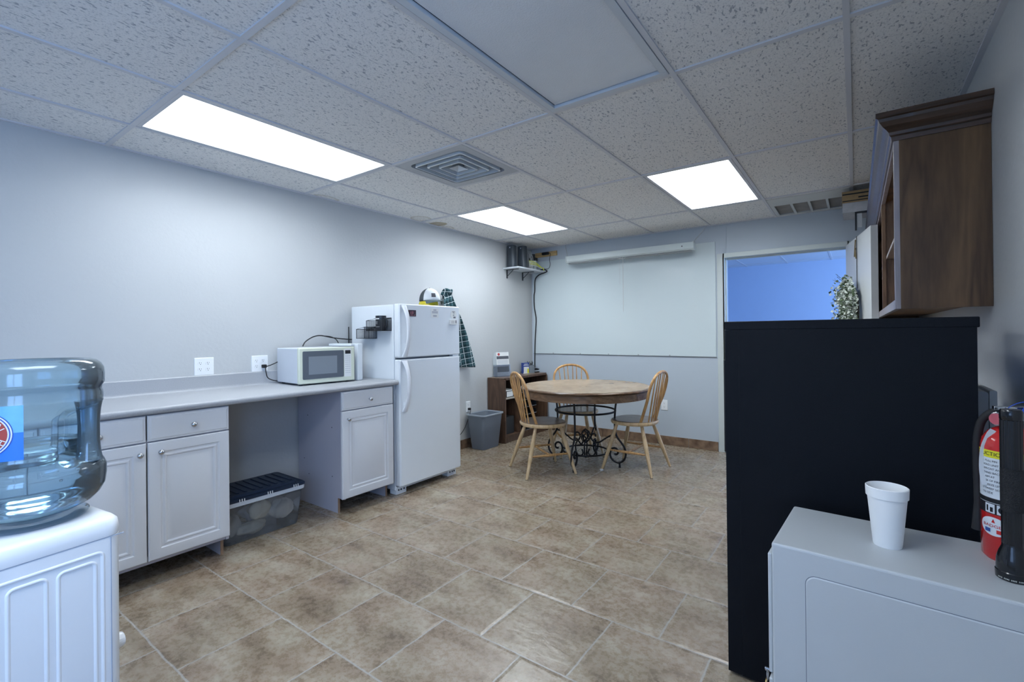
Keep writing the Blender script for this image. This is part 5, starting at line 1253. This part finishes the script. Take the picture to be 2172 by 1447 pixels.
for q in range(5):
    c0 = -0.0395+q*0.025
    if q % 2 == 0: epatch(mb, c0-0.007, c0-0.003, 0.118, 0.132, 0.0008); epatch(mb, c0+0.001, c0+0.007, 0.117, 0.128, 0.0008)
    else:
        vs = [em(c0, 0.125, 0.0008)]+[em(c0+0.008*math.cos(2*PI*i/16), 0.125+0.008*math.sin(2*PI*i/16), 0.0008) for i in range(16)]; mb.add(vs, [(0, i+1, (i+1) % 16+1) for i in range(16)])
mb.build('pictogram', M_lk, pl)
def eoval(mb, cu, cv, ru, rv, h, n=40):
    mb.rings([[em(cu+ru*k*math.cos(2*PI*i/n), cv+rv*k*math.sin(2*PI*i/n), h) for i in range(n)] for k in (1, 0.85, 0.7, 0.55, 0.4, 0.2, 0.04)], False, True)
OC, OV = -0.032, 0.083
mb = MB(); eoval(mb, OC, OV, 0.031, 0.022, 0.0004); ov = mb.build('emblem', MATS['label_paper'], t, smooth=True)
mb = MB(); mb.grid(lambda a_, b_: em(OC-0.019+0.013*a_, OV-0.015+0.009*b_, 0.0009), 4, 1); mb.build('emblem_blue', mat('emblem_blue', (0.03, 0.08, 0.30), 0.4), ov)
mb = MB(); text_on(mb, 'BADGER', 0.0095, lambda u, v: em(u, v, 0.0010), dx=OC, dy=OV+0.001, sx=1.3)
mb.grid(lambda a_, b_: em(OC+0.006+0.013*a_, OV-0.015+0.009*b_, 0.0009), 4, 1); mb.add([em(OC-0.004, OV+0.009, 0.0009), em(OC+0.004, OV+0.009, 0.0009), em(OC, OV+0.018, 0.0009)], [(0, 1, 2)]); mb.build('emblem_red', M_red, ov)
mb = MB(); eoval(mb, OC, OV-0.0105, 0.006, 0.0035, 0.0011); mb.build('emblem_centre', MATS['label_paper'], ov)
mb = MB(); mb.cyl((0, 0, 0.318), (0, 0, 0.345), 0.015, n=20); mb.box(-0.014, -0.012, 0.342, 0.014, 0.012, 0.362); mb.build('valve', M_chrome, t, bevel=0.002)
lv_ = MB(); lv_.prism([(-0.03, 0.366), (0.075, 0.372), (0.09, 0.362), (0.09, 0.357), (-0.03, 0.358)], -0.011, 0.011, 'y'); lv_.prism([(-0.02, 0.344), (0.08, 0.336), (0.085, 0.330), (-0.02, 0.338)], -0.011, 0.011, 'y'); lv_.build('lever', M_chrome, t, bevel=0.0015)
g = MB(); g.cyl((-0.014, -0.008, 0.338), (-0.028, -0.022, 0.338), 0.0165, n=24); g.build('gauge', M_chrome, t, bevel=0.002)
g = MB(); g.cyl((-0.0275, -0.0215, 0.338), (-0.030, -0.024, 0.338), 0.0135, n=24); g.build('gauge_face', mat('gauge_face', (0.55, 0.12, 0.15), 0.2), t)
hs = MB(); hs.tube(catmull([(-0.012, 0.0, 0.352), (-0.028, 0.012, 0.350), (-0.046, 0.024, 0.325), (-0.053, 0.032, 0.280), (-0.054, 0.034, 0.22), (-0.053, 0.032, 0.15), (-0.053, 0.030, 0.10)], 6), 0.0088, 12); hs.tube([(-0.053, 0.031, 0.12), (-0.054, 0.030, 0.05)], [0.0085, 0.013], 12); hs.build('hose', M_rubber, t, smooth=60)
st = MB(); sp_ = catmull([(-0.034, -0.026, 0.312), (-0.041, -0.024, 0.298), (-0.050, -0.020, 0.265), (-0.053, -0.020, 0.225), (-0.052, -0.024, 0.195), (-0.050, -0.028, 0.178)], 6)
sl_ = []
for i, q in enumerate(sp_):
    d_ = sp_[min(i+1, len(sp_)-1)]-sp_[max(i-1, 0)]; w_ = Vector((d_.z, 0, -d_.x)).normalized()*0.0058; sl_ += [q-w_, q+w_]
st.add(sl_, [(2*i, 2*i+1, 2*i+3, 2*i+2) for i in range(len(sp_)-1)]); st.build('strap', mat('white_strap', (0.68, 0.70, 0.72), 0.5), t, solid=0.001)
bd = MB(); bd.lathe([(RE+0.0006, 0.139), (RE+0.002, 0.140), (RE+0.002, 0.149), (RE+0.0006, 0.150)], 48, close=True); bd.build('band', M_black, t, smooth=True)
t2 = MB(); t2.tube(catmull([(-0.005, -0.014, 0.352), (-0.008, -0.022, 0.365), (0.005, -0.028, 0.378), (0.02, -0.028, 0.382), (0.025, -0.022, 0.366), (0.015, -0.014, 0.352)], 6), 0.0011, 6); t2.build('tag_loop', mat('tag_blue', (0.03, 0.10, 0.55), 0.4), t)
tg = MB(); tg.prism([(0.012, 0.362), (0.026, 0.384), (0.048, 0.404), (0.062, 0.388), (0.040, 0.366), (0.022, 0.358)], -0.0305, -0.029, 'y'); tgo = tg.build('seal_tag', MATS['tag_blue'], t)
tt_ = MB(); text_on(tt_, '24', 0.014, lambda u, v: (u+0.038, -0.0308, v+0.384), rot=0.5); tt_.build('tag_print', M_paper, tgo)
# flashlight
FLX = (3.781, 1.500)
t = thing('flashlight', 'long black metal flashlight standing on its head on the grey cabinet', 'flashlight', (FLX[0], FLX[1], FH))
M_mag = mat('anodised_black', (0.012, 0.013, 0.016), 0.22, metal=0.3, coat=0.5)
MB().lathe([(0.026, 0.0), (0.0285, 0.002), (0.0290, 0.012), (0.0290, 0.018), (0.0275, 0.020), (0.0275, 0.032), (0.0265, 0.045), (0.0225, 0.060), (0.0180, 0.072), (0.0175, 0.078)], 48).build('head', M_mag, t, smooth=35)
n = 64
def barrel(z0_, z1_, r, amp): return [[((r+amp*(math.cos(16*2*PI*i/n)))*math.cos(2*PI*i/n), (r+amp*(math.cos(16*2*PI*i/n)))*math.sin(2*PI*i/n), z) for i in range(n)] for z in (z0_, z1_)]
mb = MB(); mb.rings(barrel(0.078, 0.150, 0.0178, 0.0004)); mb.build('barrel', M_mag, t, smooth=60)
mb = MB(); mb.rings(barrel(0.245, 0.352, 0.0182, 0.0008)); mb.build('fluted_tube', M_mag, t, smooth=60)
mb = MB(); mb.rings([[(r*math.cos(2*PI*i/48), r*math.sin(2*PI*i/48), z) for i in range(48)] for z, r in ((0.150, 0.0178), (0.152, 0.0190), (0.243, 0.0190), (0.245, 0.0180))]); mb.build('knurled_grip', mat('knurled_black', (0.018, 0.019, 0.022), 0.5, bump=1.0, bscale=500), t, smooth=40)
mb = MB(); mb.rings([[(r*math.cos(2*PI*i/48), r*math.sin(2*PI*i/48), z) for i in range(48)] for z, r in ((0.352, 0.0175), (0.354, 0.0190), (0.372, 0.0190), (0.376, 0.0165))]); mb.build('tail_cap', M_mag, t, smooth=40)
fa_ = math.atan2(-FLX[1], 3.506-FLX[0])
mb = MB(); text_on(mb, 'HEAVY DUTY ALUMINUM LIGHT', 0.0038, lambda u, v: ((0.0292)*math.cos(fa_+u/0.0292), (0.0292)*math.sin(fa_+u/0.0292), 0.0125+v)); 
mb2 = MB()
for q in range(22):
    a_ = fa_-0.9+q*0.08
    if q % 5 == 4: continue
    mb2.add([((0.0292)*math.cos(a_+o_), (0.0292)*math.sin(a_+o_), z_) for o_, z_ in ((0, 0.0045), (0.05, 0.0045), (0.05, 0.0075), (0, 0.0075))], [(0, 1, 2, 3)])
mb2.build('engraving', mat('engraved_ring', (0.45, 0.46, 0.42), 0.5), t)
# leaning folded panel behind the black fridge
t = thing('leaning_panel', 'grey rounded panel with white edge leaning against the right wall', 'panel', (3.838, 2.20, 0))
def lp(z, x0, x1): return [(x0, 0, z), (x1, 0, z), (x1, 0.60, z), (x0, 0.60, z)]
mb = MB(); mb.prism([(x, z) for x, z in rrect(-0.045, 0.0, 0.020, 1.052, 0.010, 4)], 0.0, 0.30, 'y'); mb.build('panel_face', mat('panel_grey', (0.48, 0.51, 0.55), 0.5), t)
mb = MB(); mb.prism([(x, z) for x, z in rrect(0.0215, 0.0, 0.040, 1.056, 0.004, 4)], -0.004, 0.30, 'y'); mb.build('white_edge', M_paper, t)

# upper cabinet
UY0, UY1, UX, UZ0, UZ1 = 2.567, 5.26, 3.640, 1.348, 2.085
t = thing('wall_cabinet', 'dark wood wall cabinet without doors, on the right wall', 'cabinet', (UX, UY0, 0))
ul = UY1-UY0; ud = XR-0.001-UX
MB().box(0.018, 0, UZ0, ud, 0.012, UZ1).build('side_panel', M_walnut, t)
MB().box(0.018, ul-0.012, UZ0, ud, ul, UZ1).build('side_panel', M_walnut, t)
MB().box(0.018, 0.012, UZ0+0.02, ud, ul-0.012, UZ0+0.034).build('bottom_panel', M_walnut, t)
MB().box(0.018, 0.012, UZ1-0.03, ud, ul-0.012, UZ1).build('top_panel', M_walnut, t)
MB().box(ud-0.006, 0.012, UZ0+0.03, ud, ul-0.012, UZ1-0.03).build('back_panel', M_walnut, t)
M_ff = woodmat('face_frame_wood', (0.34, 0.29, 0.29), (0.46, 0.40, 0.40), 2.5, 'Z', 0.3, 0.3)
fr = MB()
fr.box(0, 0, UZ0, 0.0185, 0.040, UZ1); fr.box(0, ul-0.04, UZ0, 0.0185, ul, UZ1)
fr.box(0, 0.04, UZ0, 0.0185, ul-0.04, UZ0+0.040); fr.box(0, 0.04, UZ1-0.05, 0.0185, ul-0.04, UZ1)
fr.build('face_frame', M_ff, t, bevel=0.001)
for yy in (1.16,): MB().box(0, yy, UZ0+0.04, 0.0185, yy+0.045, UZ1-0.05).build('stile', M_rawwood, t); MB().box(0.0185, yy+0.015, UZ0+0.034, ud-0.006, yy+0.03, UZ1-0.03).build('partition', M_rawwood, t)
MB().box(0.020, 0.012, 1.695, ud-0.006, ul-0.012, 1.712).build('shelf', mat('shelf_edge_pale', (0.42, 0.36, 0.33), 0.5), t)
# crown moulding: profile (outward, z) mitred around the near corner
cp_ = [(0.0, 2.055), (0.006, 2.055), (0.008, 2.072), (0.014, 2.078), (0.016, 2.090), (0.024, 2.100), (0.036, 2.112), (0.048, 2.130), (0.052, 2.142), (0.060, 2.146), (0.060, 2.166), (0.0, 2.166)]
rs = []
R0 = [(-o, ul, z) for o, z in cp_]; R1 = [(-o, -o, z) for o, z in cp_]; R2 = [(ud, -o, z) for o, z in cp_]
mb = MB(); mb.rings([R0, R1]); mb.build('crown_front', mat('crown_front_sheen', (0.12, 0.10, 0.115), 0.32, noise=0.4, nscale=30, coat=0.15), t)  # purple-grey sheen put into the front's colour; same wood as the side
mb = MB(); mb.rings([R1, R2]); mb.build('crown_side', M_crown, t)
t = thing('cardboard_box', 'brown and white cardboard box on top of the far end of the wall cabinet', 'box', (3.440, 4.195, 2.1665-0.055))
t.location = (3.428, 4.50, 2.1675)
mb = MB(); mb.box(0, 0, 0, 0.35, 0.30, 0.16); mb.build('carton', mat('card_white', (0.42, 0.43, 0.45), 0.8, noise=0.25, nscale=20), t)
mb = MB(); mb.box(-0.003, -0.003, 0.075, 0.353, 0.303, 0.163); mb.build('card_sleeve', mat('card_brown', (0.32, 0.22, 0.11), 0.8, noise=0.25, nscale=25), t)
mb = MB(); mb.box(0.0, -0.004, 0.135, 0.353, -0.003, 0.145); mb.box(0.0, -0.004, 0.085, 0.353, -0.003, 0.092); mb.box(0.10, -0.004, 0.105, 0.30, -0.003, 0.115); mb.build('card_print', M_dark, t)
# support board beyond the cabinet under the box
t = thing('black_bracket', 'thin black metal bracket under the cardboard box', 'bracket', (3.545, 4.50, 2.165))
mb = MB(); mb.box(-0.04, 0, -0.012, 0.30, 0.02, 0.0); mb.box(-0.04, 0, -0.14, -0.028, 0.02, -0.012); mb.build('bracket_strap', M_black, t)
MB().box(-0.0275, 0.004, -0.12, 0.004, 0.016, -0.0125).build('bracket_web', mat('pale_web', (0.4, 0.42, 0.44), 0.5), t)

# wreath on the door
t = thing('wreath', 'white berry wreath with twigs hanging on the open door', 'wreath', (DHX, DHY, 0), dang)
WCX, WCZ = dlen*0.50, 1.40
# room-facing side of the door leaf is y' < 0
rnd = random.Random(4)
def leafset(name, m_, count, seed, size, rad=0.055):
    rnd = random.Random(seed); mb = MB()
    for q in range(count):
        a_ = rnd.uniform(0, 2*PI); rr = 0.155+rnd.gauss(0, rad*0.6)
        px = WCX+rr*math.cos(a_); pz = WCZ+rr*math.sin(a_)*1.25; py = -0.035-abs(rnd.gauss(0, 0.040))
        d = Vector((rnd.uniform(-1, 1), rnd.uniform(-1, 0.3), rnd.uniform(-1, 1))).normalized(); s_ = Vector((rnd.uniform(-1, 1), rnd.uniform(-1, 1), rnd.uniform(-1, 1))).cross(d).normalized()
        p = Vector((px, py, pz)); L_ = size*rnd.uniform(0.7, 1.3); W_ = L_*0.38
        nrm = d.cross(s_)
        mb.add([p, p+d*L_*0.5+s_*W_+nrm*0.002, p+d*L_, p+d*L_*0.5-s_*W_+nrm*0.002, p+d*L_*0.5+nrm*0.005], [(0, 1, 4), (1, 2, 4), (2, 3, 4), (3, 0, 4)])
    return mb.build(name, m_, t)
o = leafset('white_leaves', mat('frosted_leaf', (0.66, 0.70, 0.62), 0.7), 2600, 1, 0.026); o['kind'] = 'stuff'
o = leafset('green_leaves', mat('sage_leaf', (0.12, 0.17, 0.09), 0.7), 900, 2, 0.030); o['kind'] = 'stuff'
mb = MB(); mb.tube([(WCX+0.155*math.cos(2*PI*i/36), -0.03, WCZ+0.155*1.25*math.sin(2*PI*i/36)) for i in range(36)], 0.014, 8, closed=True); mb.build('twig_ring', mat('twig', (0.05, 0.04, 0.035), 0.8), t)
mb = MB(); rnd = random.Random(11)
for q in range(30):
    a_ = rnd.uniform(0, 2*PI); p = Vector((WCX+0.16*math.cos(a_), -0.04, WCZ+0.20*math.sin(a_)))
    d = Vector((0.6*math.cos(a_)+rnd.uniform(-0.3, 0.3), -rnd.uniform(0.5, 1.0), 0.6*math.sin(a_)+rnd.uniform(-0.2, 0.6))).normalized()
    L_ = rnd.uniform(0.08, 0.17); q1 = p+d*L_; mb.tube([p, p+d*L_*0.5+Vector((0, 0, 0.008)), q1], [0.0022, 0.0018, 0.001], 5)
    for w_ in (0.5, 0.75):
        b0 = p+d*L_*w_; mb.tube([b0, b0+Vector((rnd.uniform(-0.02, 0.02), -0.02, 0.03))], 0.001, 4)
mb.build('twigs', MATS['twig'], t)
mb = MB(); mb.box(WCX-0.006, -0.004, WCZ+0.20, WCX+0.006, -0.001, 2.024); mb.box(WCX-0.006, -0.004, 2.0215, WCX+0.006, 0.048, 2.024); mb.build('hanger', mat('dark_hanger', (0.10, 0.10, 0.10), 0.5), t)
mb = MB(); mb.tube([(WCX-0.02, -0.012, 1.86), (WCX+0.005, -0.012, 1.93)], 0.007, 6); mb.tube([(WCX+0.03, -0.012, 1.84), (WCX-0.005, -0.012, 1.93), (WCX+0.035, -0.015, 1.99)], 0.005, 6); mb.build('bow', mat('burlap', (0.20, 0.15, 0.08), 0.9), t)
# small white scrap on the floor
o = lump('paper_scrap', 'tiny crumpled white scrap on the floor under the table', 'paper scrap', (1.62, 3.955, 0.011), 0.011, (0.7, 0.72, 0.74), 2, (1.5, 1.2, 0.9))

# ------------------------------------------------------------------ lights
def area(name, loc, rot, sx, sy, power, col):
    l = bpy.data.lights.new(name, 'AREA'); l.shape = 'RECTANGLE'; l.size = sx; l.size_y = sy; l.energy = power; l.color = col
    o = bpy.data.objects.new(name, l); COL.objects.link(o); o.location = loc; o.rotation_euler = rot; return o
# daylight entering through the window behind the camera
area('window_daylight_fill', (XR+0.14, (WY0+WY1)/2, (WZ0+WZ1)/2), (0, PI/2, 0), WZ1-WZ0, WY1-WY0, 38, (0.30, 0.54, 1.0))
area('window_daylight_fill', ((bx0+bx1)/2, YB-0.14, (WZ0+WZ1)/2), (PI/2, 0, 0), bx1-bx0, WZ1-WZ0, 13, (0.36, 0.58, 1.0))  # added blue fill through the unseen back window
# daylight in the room beyond the doorway
area('next_room_daylight', (5.9, 7.2, 1.4), (0, PI/2, 0), 1.8, 2.6, 105, (0.34, 0.56, 1.0))
W = bpy.data.worlds.new('world'); SC.world = W; W.use_nodes = True
W.node_tree.nodes['Background'].inputs[0].default_value = (0.45, 0.62, 1.0, 1); W.node_tree.nodes['Background'].inputs[1].default_value = 0.4

# ------------------------------------------------------------------ camera
cam = bpy.data.cameras.new('camera'); co = bpy.data.objects.new('camera', cam); COL.objects.link(co)
yaw, pit, rol, f = 0.6283630493949973, 0.003, -0.0105, 1005.3648377561478
cam.sensor_width = 36; cam.sensor_fit = 'HORIZONTAL'; cam.lens = f/2172*36; cam.shift_y = -20.25/2172; cam.clip_start = 0.02
fwv = Vector((-math.sin(yaw)*math.cos(pit), math.cos(yaw)*math.cos(pit), math.sin(pit))); rt = Vector((math.cos(yaw), math.sin(yaw), 0)); upv = rt.cross(fwv)
Rv = rt*math.cos(rol)+upv*math.sin(rol); Uv = -rt*math.sin(rol)+upv*math.cos(rol)
m3 = Matrix((Rv, Uv, -fwv)).transposed(); co.matrix_world = Matrix.Translation((3.5056774604, 0, 1.264)) @ m3.to_4x4()
SC.camera = co
vs = SC.view_settings; vs.view_transform = 'Standard'; vs.look = 'None'; vs.gamma = 1; vs.exposure = 0.52; vs.use_curve_mapping = False
